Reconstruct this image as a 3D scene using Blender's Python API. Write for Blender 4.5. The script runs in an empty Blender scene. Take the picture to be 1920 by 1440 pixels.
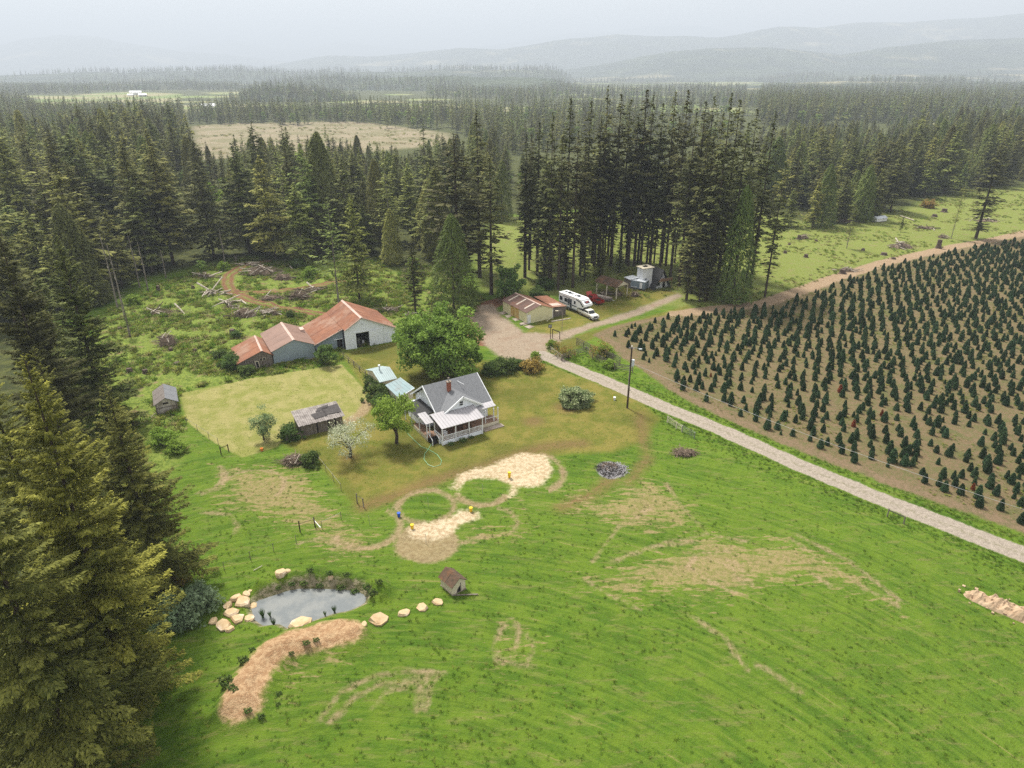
import bpy, math, random
import numpy as np
from mathutils import Vector, Matrix
sc = bpy.context.scene
R = math.radians
random.seed(7)
RNG = np.random.default_rng(7)

# ------------------------------------------------------------------ camera, light, exposure
CAM_H = 50.0
PITCH = math.atan((720 - 135) / 1280.0)
cam_d = bpy.data.cameras.new('camera'); cam = bpy.data.objects.new('camera', cam_d)
sc.collection.objects.link(cam); sc.camera = cam
cam.location = (0, 0, CAM_H); cam.rotation_euler = (math.pi / 2 - PITCH, 0, 0)
cam_d.lens = 24; cam_d.sensor_width = 36; cam_d.clip_start = 0.5; cam_d.clip_end = 90000

SUN_EL, SUN_AZ = 57.0, -34.0         # azimuth clockwise from +Y: sun behind the scene, a little to the left
world = bpy.data.worlds.new('World'); sc.world = world; world.use_nodes = True
wn = world.node_tree; wn.nodes.clear()
w_out = wn.nodes.new('ShaderNodeOutputWorld'); w_bg = wn.nodes.new('ShaderNodeBackground')
w_sky = wn.nodes.new('ShaderNodeTexSky'); w_sky.sky_type = 'NISHITA'; w_sky.sun_disc = False
w_sky.sun_elevation = R(SUN_EL); w_sky.sun_rotation = R(SUN_AZ); w_sky.air_density = 1.0; w_sky.dust_density = 3.0
w_mix = wn.nodes.new('ShaderNodeMix'); w_mix.data_type = 'RGBA'
w_mix.inputs[0].default_value = 0.66; w_mix.inputs[7].default_value = (6.6, 6.25, 5.8, 1)   # thin bright cloud veil
w_tc = wn.nodes.new('ShaderNodeTexCoord'); w_mp = wn.nodes.new('ShaderNodeMapping'); w_mp.inputs['Scale'].default_value = (1, 1, 5)
w_no = wn.nodes.new('ShaderNodeTexNoise'); w_no.inputs['Scale'].default_value = 2.2; w_no.inputs['Detail'].default_value = 6
w_mr = wn.nodes.new('ShaderNodeMapRange'); w_mr.inputs[1].default_value = 0.35; w_mr.inputs[2].default_value = 0.65; w_mr.inputs[3].default_value = 0.6; w_mr.inputs[4].default_value = 0.92
wn.links.new(w_tc.outputs['Generated'], w_mp.inputs[0]); wn.links.new(w_mp.outputs[0], w_no.inputs['Vector']); wn.links.new(w_no.outputs['Fac'], w_mr.inputs[0]); wn.links.new(w_mr.outputs[0], w_mix.inputs[0])
wn.links.new(w_sky.outputs[0], w_mix.inputs[6]); wn.links.new(w_mix.outputs[2], w_bg.inputs[0])
w_bg.inputs[1].default_value = 0.12
wn.links.new(w_bg.outputs[0], w_out.inputs[0])
sun_d = bpy.data.lights.new('sun', 'SUN'); sun = bpy.data.objects.new('sun', sun_d); sc.collection.objects.link(sun)
sun_d.energy = 5.0; sun_d.angle = R(10); sun_d.color = (1.0, 0.955, 0.87)
_d = Vector((math.sin(R(SUN_AZ)) * math.cos(R(SUN_EL)), math.cos(R(SUN_AZ)) * math.cos(R(SUN_EL)), math.sin(R(SUN_EL))))
sun.rotation_euler = _d.to_track_quat('Z', 'Y').to_euler()
sun.location = (0, 60, 120)
sc.view_settings.view_transform = 'Standard'; sc.view_settings.look = 'None'
sc.view_settings.exposure = 0.70; sc.view_settings.gamma = 1.0; sc.view_settings.use_curve_mapping = False
sc.render.engine = 'CYCLES'
sc.cycles.volume_bounces = 0; sc.cycles.max_bounces = 6; sc.cycles.diffuse_bounces = 2
sc.cycles.transparent_max_bounces = 4; sc.cycles.use_denoising = False; sc.cycles.use_adaptive_sampling = False
HAZE_DENSITY = 0.00022

# ------------------------------------------------------------------ photograph pixel -> place
F = 1280.0; CT, ST = math.cos(PITCH), math.sin(PITCH)
def G(px, py, z=0.0):
    x = (px - 960) / F; y = (720 - py) / F
    t = (z - CAM_H) / (-ST + y * CT)
    return (x * t, (CT + y * ST) * t)
def ZH(py, ty):            # height of something whose foot shows at row py and whose top shows at row ty
    Y = G(960, py)[1]; k = (720 - ty) / F
    return (k * Y * CT - Y * ST) / (CT + k * ST) + CAM_H
def by_top(tx, ty, by):    # foot position and height from the top's pixel and the foot's row
    Y = G(960, by)[1]; h = ZH(by, ty); f = Y * CT - (h - CAM_H) * ST
    return ((tx - 960) / F * f, Y, h)
def row_of(Y, z):
    dz = z - CAM_H
    return 720 - F * (Y * ST + dz * CT) / (Y * CT - dz * ST)
def Gs(pts): return np.array([G(*p) for p in pts])

# ------------------------------------------------------------------ numpy helpers
_lat = {}
def vnoise(x, y, scale, seed=0):
    if seed not in _lat: _lat[seed] = np.random.default_rng(seed + 100).random((256, 256))
    L = _lat[seed]; X = np.asarray(x) / scale; Y = np.asarray(y) / scale
    xi = np.floor(X).astype(int); yi = np.floor(Y).astype(int); fx = X - xi; fy = Y - yi
    fx = fx * fx * (3 - 2 * fx); fy = fy * fy * (3 - 2 * fy)
    a = L[xi & 255, yi & 255]; b = L[(xi + 1) & 255, yi & 255]; c = L[xi & 255, (yi + 1) & 255]; d = L[(xi + 1) & 255, (yi + 1) & 255]
    return (a + (b - a) * fx) * (1 - fy) + (c + (d - c) * fx) * fy - 0.5
def inside(x, y, P):
    x = np.asarray(x); y = np.asarray(y); r = np.zeros(x.shape, bool)
    for i in range(len(P)):
        x1, y1 = P[i]; x2, y2 = P[(i + 1) % len(P)]
        if y1 == y2: continue
        r ^= ((y1 > y) != (y2 > y)) & (x < (x2 - x1) * (y - y1) / (y2 - y1) + x1)
    return r
def sdf_line(x, y, P):
    d = np.full(np.shape(x), 1e9)
    for i in range(len(P) - 1):
        x1, y1 = P[i]; x2, y2 = P[i + 1]; ex, ey = x2 - x1, y2 - y1; L = ex * ex + ey * ey + 1e-9
        t = np.clip(((x - x1) * ex + (y - y1) * ey) / L, 0, 1)
        d = np.minimum(d, (x - x1 - t * ex) ** 2 + (y - y1 - t * ey) ** 2)
    return np.sqrt(d)
def sdf_poly(x, y, P):
    d = sdf_line(x, y, list(P) + [P[0]])
    return np.where(inside(x, y, P), -d, d)

# ------------------------------------------------------------------ the ground plan (traced rows and columns turned into metres)
PL = dict(
 yard=[(440,852),(520,825),(598,870),(672,955),(760,930),(850,890),(960,862),(1080,850),(1150,848),(1210,825),(1225,800),(1240,785),(1215,765),(1030,685),(930,680),(760,650),(745,640),(640,662),(655,684),(690,745),(640,790),(520,812)],
 mown=[(336,738),(480,708),(640,683),(668,712),(694,745),(690,765),(655,790),(600,800),(540,812),(520,838),(455,858),(430,846),(390,822),(350,790)],
 farm=[(1145,648),(1112,630),(1150,612),(1290,583),(1420,574),(1560,527),(1640,497),(1920,443),(2300,350),(2700,700),(2300,1180),(1920,1003),(1700,925),(1500,850),(1350,782),(1260,735),(1200,692),(1160,668)],
 clearing=[(150,760),(160,640),(215,580),(300,535),(420,488),(560,480),(800,490),(900,560),(895,600),(740,615),(640,680),(336,736),(340,860),(250,1000),(150,1000)],
 meadow=[(905,548),(880,470),(930,410),(1100,396),(1440,398),(1680,395),(1760,365),(1920,340),(2200,300),(2200,372),(1920,437),(1640,492),(1560,520),(1420,566),(1290,580),(1150,560)],
 verge=[(1085,690),(1120,692),(1200,715),(1250,735),(1300,765),(1280,772),(1200,740),(1120,712)],
 lot=[(878,592),(900,572),(925,570),(940,592),(985,624),(1040,626),(1110,606),(1180,584),(1272,549),(1280,556),(1190,594),(1110,616),(1060,636),(1030,650),(1024,672),(1000,684),(965,680),(935,668),(908,645),(898,615)],
 saw1=[(845,912),(862,891),(893,878),(925,872),(945,860),(985,849),(1022,853),(1036,872),(1030,892),(1012,908),(975,912),(968,925),(954,930),(958,910),(935,897),(900,891),(872,901),(860,922)],
 saw2=[(768,992),(800,978),(838,972),(862,955),(895,958),(903,968),(862,982),(848,998),(820,1010),(775,1008)],
 worn=[(1090,1085),(1180,1060),(1250,1030),(1320,1002),(1400,1012),(1490,1012),(1590,1058),(1690,1140),(1600,1105),(1510,1085),(1450,1100),(1390,1118),(1300,1122),(1230,1110),(1150,1120)],
 tanfar=[(362,236),(430,231),(660,228),(700,231),(842,250),(846,270),(760,279),(640,290),(540,292),(440,296),(368,300)],
 far1=[(70,183),(150,181),(146,197),(82,199)], far2=[(158,176),(250,172),(342,176),(330,188),(200,192),(160,188)],
 far3=[(380,203),(425,201),(440,212),(385,214)], far4=[(975,158),(1005,156),(1010,165),(960,168)], far5=[(1330,155),(1400,150),(1410,157),(1340,162)],
 fill2=[(1030,662),(1040,642),(1110,622),(1200,600),(1290,572),(1300,584),(1180,608),(1120,630),(1080,655)],
 fill3=[(985,626),(1040,628),(1110,606),(1180,584),(1272,549),(1215,538),(1120,545),(1070,556),(1010,600)],
 fill=[(1085,705),(1185,745),(1215,760),(1180,768),(1100,730)],
)
PL = {k: Gs(v) for k, v in PL.items()}
ROAD = Gs([(2500,1300),(2200,1160),(1920,1040),(1700,955),(1500,873),(1350,805),(1250,765),(1150,721),(1060,684),(1015,664)])
TRACK = Gs([(1270,590),(1340,580),(1430,570),(1560,524),(1650,495),(1800,461),(1920,438),(2200,372)])
DIRTS = [Gs(p) for p in ([(500,490),(455,499),(428,516),(426,532),(436,548),(470,562),(520,576),(560,581),(610,592)], [(436,545),(480,547),(540,543),(640,528)],
         [(905,640),(885,610),(892,585),(925,568),(948,562)], [(1130,905),(1090,935),(1070,940)])]
BROWN = Gs([(1090,832),(1030,835),(960,857),(880,884),(800,905),(740,930),(680,952)])
PATH = Gs([(690,752),(678,775),(640,800)])
BERM = Gs([(652,1196),(600,1200),(556,1211),(514,1235),(484,1268),(462,1308),(455,1335)])
POND = Gs([(467,1132),(482,1120),(505,1110),(535,1100),(565,1095),(600,1097),(640,1097),(675,1102),(692,1112),(684,1128),(655,1142),(625,1148),(590,1160),(560,1170),(540,1178),(520,1168),(490,1172),(472,1158)])
def circ(px, py, rp):
    c = G(px, py); e = G(px + rp, py); return (c[0], c[1], e[0] - c[0])
RINGS = [circ(799,948,52), circ(905,918,48), circ(690,990,60), circ(980,884,76), circ(922,978,48), circ(468,916,62), (*circ(372,900,48),)]
RUTS = [Gs(p) for p in ([(1095,1085),(1150,1118),(1200,1140)], [(1320,1040),(1375,1062),(1395,1100)], [(1335,1035),(1390,1058),(1410,1098)], [(1480,1008),(1560,1062),(1620,1102),(1680,1135)], [(1497,1004),(1590,1052),(1685,1124)], [(935,1245),(925,1205),(945,1168)],
  [(930,1212),(950,1240),(1000,1248)], [(962,1158),(977,1182),(958,1228)], [(985,1185),(1000,1210),(990,1240)], [(780,1335),(786,1292),(808,1258)], [(797,1330),(803,1295),(818,1270)], [(600,1352),(640,1302),(700,1268),(770,1256),(830,1262)], [(620,1356),(665,1310),(720,1282),(790,1276)],
  [(372,925),(405,912),(420,897),(410,882)], [(378,928),(410,916),(426,898),(414,880)], [(440,1002),(446,985),(432,966),(380,960)], [(1250,905),(1290,960),(1330,1000)], [(1180,1035),(1260,1010),(1330,1000),(1400,1012)], [(1150,1050),(1230,1022),(1300,1012)], [(1400,1118),(1330,1090),(1290,1060),(1310,1035),(1370,1030)],
  [(1560,1100),(1500,1060),(1440,1035)], [(640,1030),(600,1010),(560,1022)], [(1290,1150),(1360,1200),(1400,1260)], [(1420,1250),(1500,1300)], [(700,1330),(720,1300),(760,1290)], [(845,1020),(900,1005),(960,1000)], [(1220,950),(1160,985),(1110,1050)])]
ARC = [(100, 175), (-95, 80), (-45, 115), (5, 62), (10, 70), (70, 95), (0, 70)]     # middle and half width of each arc, degrees
DISC = circ(800,1016,60); ASH = circ(1146,878,34)
D_BANK = Gs([(500,1102),(540,1088),(600,1082),(660,1084),(700,1096),(712,1112)])

def hgt(x, y, full=False):
    x = np.asarray(x, float); y = np.asarray(y, float)
    near = (np.abs(x) < 260) & (y < 420)
    z = np.zeros(x.shape)
    if not near.any(): return z
    X, Y = x[near], y[near]
    dy = sdf_poly(X, Y, PL['yard']); dm = sdf_poly(X, Y, PL['mown']); dl = sdf_poly(X, Y, PL['lot']); dr = sdf_line(X, Y, ROAD) - 1.9
    dc = sdf_poly(X, Y, PL['clearing'])
    smooth = np.clip(np.minimum(np.minimum(dy, dm), np.minimum(dl, dr)) / 2.5, 0, 1)
    rough = smooth * (0.16 + 0.30 * np.clip(-dc / 4, 0, 1))
    h = rough * (vnoise(X, Y, 2.6, 1) * 1.0 + vnoise(X, Y, 1.1, 2) * 0.7) + 0.05 * vnoise(X, Y, 1.6, 3)
    h += 0.5 * np.clip(smooth, 0, 1) * vnoise(X, Y, 22, 4)
    h += np.where((dr > 0) & (dr < 1.6), 0.14 * np.sin(np.clip(dr, 0, 1.6) / 1.6 * math.pi), 0) * np.clip(dl / 2, 0, 1)
    db = sdf_line(X, Y, BERM); h += 0.95 * np.clip(1 - (db / 2.5) ** 2, 0, 1) * (1 + 1.1 * vnoise(X, Y, 2.2, 5) + .7 * vnoise(X, Y, .9, 9))
    dk = sdf_line(X, Y, D_BANK); h += 0.95 * np.clip(1 - (dk / 1.5) ** 2, 0, 1) * (1 + 0.9 * vnoise(X, Y, 0.9, 6))
    dp = sdf_poly(X, Y, POND); k = np.clip((0.55 - dp) / 1.3, 0, 1); h = h * (1 - k) - 0.75 * k
    for c in RINGS[:4]:
        rr = np.abs(np.hypot(X - c[0], Y - c[1]) - c[2]); h -= 0.10 * np.clip(1 - rr / 0.5, 0, 1)
    z[near] = h * np.clip((420 - Y) / 60, 0, 1)
    return z
def gz(x, y): return float(hgt(np.array([x]), np.array([y]))[0])

# ------------------------------------------------------------------ materials
class NT:
    def __init__(s, name):
        s.m = bpy.data.materials.new(name); s.m.use_nodes = True; s.t = s.m.node_tree; s.n = s.t.nodes
        s.b = s.n['Principled BSDF']; s.out = s.n['Material Output']; s.b.inputs['Specular IOR Level'].default_value = 0.25
    def N(s, ty, **k):
        n = s.n.new(ty)
        for a, v in k.items(): setattr(n, a, v)
        return n
    def L(s, a, b): s.t.links.new(a, b)
    def put(s, sock, v):
        if isinstance(v, bpy.types.NodeSocket): s.L(v, sock)
        elif isinstance(v, (tuple, list)): sock.default_value = (*v[:3], 1)[:len(sock.default_value)]
        else: sock.default_value = v
    def math(s, op, a, b=0.0, c=None, clamp=False):
        n = s.N('ShaderNodeMath', operation=op, use_clamp=clamp); s.put(n.inputs[0], a); s.put(n.inputs[1], b)
        if c is not None: s.put(n.inputs[2], c)
        return n.outputs[0]
    def mix(s, f, a, b, mode='MIX'):
        n = s.N('ShaderNodeMix', data_type='RGBA', blend_type=mode); s.put(n.inputs[0], f); s.put(n.inputs[6], a); s.put(n.inputs[7], b); return n.outputs[2]
    def coord(s, kind='Object', scale=None, rot=None):
        if kind == 'Position': o = s.N('ShaderNodeNewGeometry').outputs['Position']
        else: o = s.N('ShaderNodeTexCoord').outputs[kind]
        if scale or rot:
            m = s.N('ShaderNodeMapping'); s.L(o, m.inputs[0])
            if scale: m.inputs['Scale'].default_value = scale
            if rot: m.inputs['Rotation'].default_value = rot
            o = m.outputs[0]
        return o
    def noise(s, co, scale, detail=4, rough=0.6, dist=0.0):
        n = s.N('ShaderNodeTexNoise'); s.L(co, n.inputs['Vector']); n.inputs['Scale'].default_value = scale
        n.inputs['Detail'].default_value = detail; n.inputs['Roughness'].default_value = rough; n.inputs['Distortion'].default_value = dist
        return n.outputs['Fac']
    def ramp(s, f, a, b, lo=0.0, hi=1.0):
        n = s.N('ShaderNodeMapRange', interpolation_type='SMOOTHSTEP'); s.put(n.inputs[0], f); s.put(n.inputs[1], a); s.put(n.inputs[2], b)
        n.inputs[3].default_value = lo; n.inputs[4].default_value = hi; return n.outputs[0]
    def attr(s, name): return s.N('ShaderNodeAttribute', attribute_name=name).outputs['Fac']
    def bump(s, h, strength=0.4, dist=0.05):
        n = s.N('ShaderNodeBump'); s.L(h, n.inputs['Height']); n.inputs['Strength'].default_value = strength; n.inputs['Distance'].default_value = dist
        s.L(n.outputs[0], s.b.inputs['Normal'])
    def done(s, col, rough=0.9, metal=0.0):
        s.put(s.b.inputs['Base Color'], col); s.put(s.b.inputs['Roughness'], rough); s.b.inputs['Metallic'].default_value = metal; return s.m

def surf(name, c1, c2=None, scale=1.0, rough=0.85, stain=None, stain_amt=0.5, bump=0.15, wave=None, metal=0.0, stretch=None):
    t = NT(name); co = t.coord('Object', scale=stretch)
    c2 = c2 or tuple(v * 0.75 for v in c1)
    col = t.mix(t.ramp(t.noise(co, scale, 6), 0.3, 0.7), c1, c2)
    if stain: col = t.mix(t.ramp(t.noise(t.coord('Object', scale=stretch), scale * 0.45, 6, 0.7), 0.62 - stain_amt * 0.3, 0.72 - stain_amt * 0.1), col, stain)
    h = t.noise(co, scale * 9, 3)
    if wave:
        w = t.N('ShaderNodeTexWave', wave_type='BANDS', bands_direction=wave[0]); w.inputs['Scale'].default_value = wave[1]; w.inputs['Distortion'].default_value = 0
        t.L(t.coord('Object'), w.inputs['Vector']); t.bump(w.outputs['Fac'], wave[2], 0.03)
    elif bump: t.bump(h, bump, 0.03)
    return t.done(col, rough, metal)

def leafmat(name, c1, c2, trans=0.3, obj_var=0.35, warm=None):
    t = NT(name)
    r = t.attr('rnd'); col = t.mix(r, c1, c2)
    oi = t.N('ShaderNodeObjectInfo').outputs['Random']
    v = t.math('MULTIPLY_ADD', oi, obj_var * 2, 1 - obj_var)
    hsv = t.N('ShaderNodeHueSaturation'); t.L(col, hsv.inputs['Color']); t.L(v, hsv.inputs['Value'])
    t.L(t.math('MULTIPLY_ADD', t.math('FRACT', t.math('MULTIPLY', oi, 7.3)), obj_var * 0.12, 0.5 - obj_var * 0.06), hsv.inputs['Hue'])
    col = hsv.outputs[0]
    if warm: col = t.mix(t.ramp(t.math('FRACT', t.math('MULTIPLY', oi, 13.7)), 0.6, 1.0, 0, 0.6), col, warm)
    t.done(col, 0.75); t.b.inputs['Specular IOR Level'].default_value = 0.15
    tr = t.N('ShaderNodeBsdfTranslucent'); t.put(tr.inputs[0], col)
    mx = t.N('ShaderNodeMixShader'); mx.inputs[0].default_value = trans
    t.L(t.b.outputs[0], mx.inputs[1]); t.L(tr.outputs[0], mx.inputs[2]); t.L(mx.outputs[0], t.out.inputs[0])
    return t.m

M = {}
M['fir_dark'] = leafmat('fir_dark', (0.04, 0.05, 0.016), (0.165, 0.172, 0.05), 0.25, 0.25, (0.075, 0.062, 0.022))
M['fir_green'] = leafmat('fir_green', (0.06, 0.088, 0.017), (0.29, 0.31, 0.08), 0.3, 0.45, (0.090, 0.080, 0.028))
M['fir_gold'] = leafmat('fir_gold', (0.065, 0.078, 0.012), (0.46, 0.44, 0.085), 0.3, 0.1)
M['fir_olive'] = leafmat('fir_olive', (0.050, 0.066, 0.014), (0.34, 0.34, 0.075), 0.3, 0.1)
M['cedar'] = leafmat('cedar', (0.06, 0.1, 0.02), (0.19, 0.24, 0.055), 0.3, 0.15)
M['xmas'] = leafmat('xmas', (0.022, 0.055, 0.026), (0.105, 0.17, 0.078), 0.15, 0.3)
M['xmas_dead'] = leafmat('xmas_dead', (0.20, 0.05, 0.02), (0.32, 0.10, 0.04), 0.15, 0.1)
M['maple'] = leafmat('maple', (0.07, 0.14, 0.018), (0.3, 0.42, 0.08), 0.35, 0.05)
M['lime'] = leafmat('lime', (0.12, 0.2, 0.025), (0.32, 0.44, 0.07), 0.4, 0.1)
M['decid'] = leafmat('decid', (0.08, 0.15, 0.03), (0.22, 0.3, 0.075), 0.35, 0.3)
M['willow'] = leafmat('willow', (0.11, 0.17, 0.07), (0.32, 0.4, 0.19), 0.35, 0.1)
M['bush'] = leafmat('bush', (0.04, 0.085, 0.02), (0.15, 0.21, 0.05), 0.3, 0.2)
M['bush_grey'] = leafmat('bush_grey', (0.09, 0.15, 0.07), (0.32, 0.42, 0.24), 0.3, 0.1)
M['bush_gold'] = leafmat('bush_gold', (0.13, 0.11, 0.025), (0.45, 0.3, 0.08), 0.3, 0.1)
M['rhodo'] = leafmat('rhodo', (0.08, 0.15, 0.035), (0.42, 0.46, 0.25), 0.3, 0.1)
M['blossom'] = leafmat('blossom', (0.22, 0.28, 0.12), (0.78, 0.78, 0.62), 0.35, 0.05)
M['weed'] = leafmat('weed', (0.080, 0.155, 0.012), (0.140, 0.220, 0.022), 0.45, 0.3)
M['weed2'] = leafmat('weed2', (0.13, 0.175, 0.022), (0.25, 0.265, 0.055), 0.3, 0.35)
M['weed_dry'] = leafmat('weed_dry', (0.2, 0.18, 0.07), (0.36, 0.31, 0.15), 0.3, 0.3)
M['bark'] = surf('bark', (0.085, 0.062, 0.045), (0.04, 0.03, 0.024), 3, 0.95, bump=0.5, stretch=(1, 1, 0.25))
M['bark_pale'] = surf('bark_pale', (0.26, 0.23, 0.20), (0.13, 0.11, 0.09), 3, 0.95, bump=0.4, stretch=(1, 1, 0.25))
M['log'] = surf('log', (0.54, 0.49, 0.42), (0.28, 0.23, 0.18), 2.5, 0.9, bump=0.3)
M['twig'] = surf('twig', (0.26, 0.195, 0.145), (0.12, 0.09, 0.065), 2, 0.95)
M['stump'] = surf('stump', (0.13, 0.095, 0.075), (0.06, 0.045, 0.035), 3, 0.95, bump=0.5)
M['rock'] = surf('rock', (0.52, 0.40, 0.25), (0.38, 0.25, 0.12), 1.2, 0.9, stain=(0.66, 0.55, 0.42), bump=0.5)
M['white'] = surf('white_paint', (0.80, 0.82, 0.85), (0.70, 0.72, 0.75), 0.8, 0.6, stain=(0.50, 0.50, 0.48), stain_amt=0.2, bump=0.05)
M['white_board'] = surf('white_board', (0.80, 0.84, 0.89), (0.73, 0.77, 0.83), 0.5, 0.55, wave=('X', 2.2, 0.25))
M['white_old'] = surf('white_old', (0.55, 0.52, 0.46), (0.34, 0.30, 0.25), 1.6, 0.9, stain=(0.16, 0.12, 0.09), stain_amt=0.5)
M['greymetal'] = surf('grey_siding', (0.27, 0.33, 0.38), (0.22, 0.27, 0.31), 0.5, 0.5, wave=('X', 2.0, 0.5))
M['rust'] = surf('rust_roof', (0.26, 0.115, 0.065), (0.18, 0.080, 0.050), 0.45, 0.9, stain=(0.28, 0.17, 0.12), stain_amt=0.45, wave=('Y', 2.6, 0.5))
M['rust2'] = surf('rust_roof_pink', (0.235, 0.145, 0.112), (0.185, 0.115, 0.090), 0.35, 0.65, wave=('Y', 2.6, 0.35))
M['rust3'] = surf('rust_roof_dark', (0.115, 0.066, 0.052), (0.085, 0.052, 0.043), 0.5, 0.8, stain=(0.15, 0.07, 0.045), stain_amt=0.3, wave=('Y', 2.6, 0.5))
M['ridge'] = surf('ridge_metal', (0.55, 0.42, 0.36), (0.42, 0.30, 0.25), 1, 0.6)
M['skylight'] = surf('fibreglass', (0.42, 0.36, 0.30), (0.34, 0.27, 0.22), 1, 0.5)
M['oldwood'] = surf('old_wood', (0.22, 0.19, 0.165), (0.11, 0.09, 0.075), 1.5, 0.95, bump=0.4, stretch=(3, 3, 0.4))
M['plank'] = surf('roof_plank', (0.32, 0.29, 0.27), (0.17, 0.15, 0.14), 1.4, 0.95, bump=0.4)
M['tar'] = surf('tar_paper', (0.075, 0.068, 0.066), (0.05, 0.045, 0.045), 2, 0.9)
M['shingle'] = surf('grey_shingle', (0.135, 0.142, 0.155), (0.19, 0.195, 0.205), 6, 0.9, stain=(0.10, 0.105, 0.115), stain_amt=0.3, bump=0.5)
M['shingle_old'] = surf('old_shingle', (0.20, 0.18, 0.165), (0.12, 0.10, 0.09), 4, 0.95, bump=0.6)
M['shingle_dark'] = surf('dark_shingle', (0.03, 0.03, 0.033), (0.05, 0.05, 0.05), 4, 0.9, bump=0.4)
M['shingle_brown'] = surf('brown_shingle', (0.12, 0.075, 0.05), (0.06, 0.045, 0.03), 2, 0.95, stain=(0.16, 0.08, 0.04), bump=0.4)
M['porchroof'] = surf('porch_metal', (0.40, 0.385, 0.40), (0.34, 0.33, 0.345), 0.5, 0.45)
M['teal'] = surf('teal_metal', (0.36, 0.45, 0.46), (0.30, 0.37, 0.38), 0.5, 0.4)
M['teal_dark'] = surf('teal_metal_dark', (0.20, 0.29, 0.31), (0.16, 0.22, 0.235), 0.6, 0.45, stain=(0.2, 0.2, 0.19))
M['yellow'] = surf('yellow_siding', (0.66, 0.62, 0.38), (0.60, 0.56, 0.34), 0.6, 0.6, wave=('X', 1.6, 0.2))
M['yellow_rust'] = surf('rust_stained_siding', (0.50, 0.36, 0.12), (0.38, 0.22, 0.07), 0.7, 0.7, stain=(0.60, 0.52, 0.28), stain_amt=0.4, stretch=(1, 1, 0.25))
M['cream'] = surf('cream_paint', (0.62, 0.57, 0.44), (0.5, 0.44, 0.33), 0.8, 0.7)
M['dark'] = surf('dark_inside', (0.02, 0.018, 0.016), None, 1, 0.9)
M['concrete'] = surf('concrete', (0.36, 0.31, 0.27), (0.24, 0.19, 0.15), 1.0, 0.9, stain=(0.15, 0.11, 0.08), bump=0.2)
M['deck'] = surf('deck_wood', (0.28, 0.17, 0.11), (0.20, 0.12, 0.08), 1.5, 0.85)
M['brick'] = surf('brick_red', (0.30, 0.10, 0.06), (0.20, 0.07, 0.045), 4, 0.9, bump=0.4)
M['glass'] = surf('window_glass', (0.03, 0.035, 0.04), None, 1, 0.08, bump=0)
M['rubber'] = surf('rubber', (0.018, 0.018, 0.018), None, 2, 0.8, bump=0)
M['steel'] = surf('steel', (0.40, 0.41, 0.42), (0.3, 0.3, 0.3), 1, 0.4, bump=0, metal=0.6)
M['carwhite'] = surf('truck_white', (0.68, 0.67, 0.63), (0.60, 0.58, 0.53), 0.6, 0.3, bump=0)
M['tan'] = surf('truck_tan', (0.36, 0.30, 0.23), None, 1, 0.4, bump=0)
M['rvwhite'] = surf('camper_white', (0.78, 0.79, 0.80), (0.72, 0.73, 0.74), 0.5, 0.35, bump=0)
M['rvdark'] = surf('camper_graphic', (0.035, 0.045, 0.06), None, 1, 0.4, bump=0)
M['red'] = surf('red_paint', (0.30, 0.025, 0.02), (0.20, 0.02, 0.018), 1, 0.4, bump=0)
M['red_faded'] = surf('red_faded', (0.45, 0.09, 0.07), (0.36, 0.05, 0.04), 1, 0.5, bump=0)
M['trailer'] = surf('trailer_grey', (0.20, 0.25, 0.29), (0.17, 0.21, 0.25), 0.6, 0.35, bump=0)
M['trailer_roof'] = surf('trailer_roof', (0.62, 0.66, 0.70), None, 0.6, 0.35, bump=0)
M['polewood'] = surf('pole_wood', (0.07, 0.045, 0.032), (0.04, 0.028, 0.02), 2, 0.9, stretch=(1, 1, 0.2))
M['green_hose'] = surf('hose_green', (0.25, 0.50, 0.28), None, 1, 0.4, bump=0)
M['yel_bucket'] = surf('yellow_plastic', (0.80, 0.52, 0.02), None, 1, 0.4, bump=0)
M['blue_bucket'] = surf('blue_plastic', (0.03, 0.10, 0.50), None, 1, 0.4, bump=0)
M['orange'] = surf('orange_plastic', (0.75, 0.22, 0.03), None, 1, 0.5, bump=0)
M['ash_dark'] = surf('charred_wood', (0.035, 0.032, 0.03), (0.10, 0.09, 0.085), 3, 0.95)
M['ash_pale'] = surf('pale_ash', (0.42, 0.41, 0.42), (0.25, 0.24, 0.25), 3, 0.95)
M['black'] = surf('black_board', (0.012, 0.012, 0.012), None, 1, 0.5, bump=0)
M['paintwhite'] = surf('sign_white', (0.8, 0.8, 0.8), None, 1, 0.5, bump=0)
M['rope'] = surf('cable', (0.45, 0.45, 0.45), None, 1, 0.5, bump=0)
M['soilpile'] = surf('soil_pile', (0.44, 0.33, 0.22), (0.32, 0.22, 0.14), 1.5, 0.95, bump=0.5)
M['reed'] = leafmat('reed', (0.03, 0.07, 0.02), (0.10, 0.17, 0.05), 0.3, 0.1)

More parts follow.
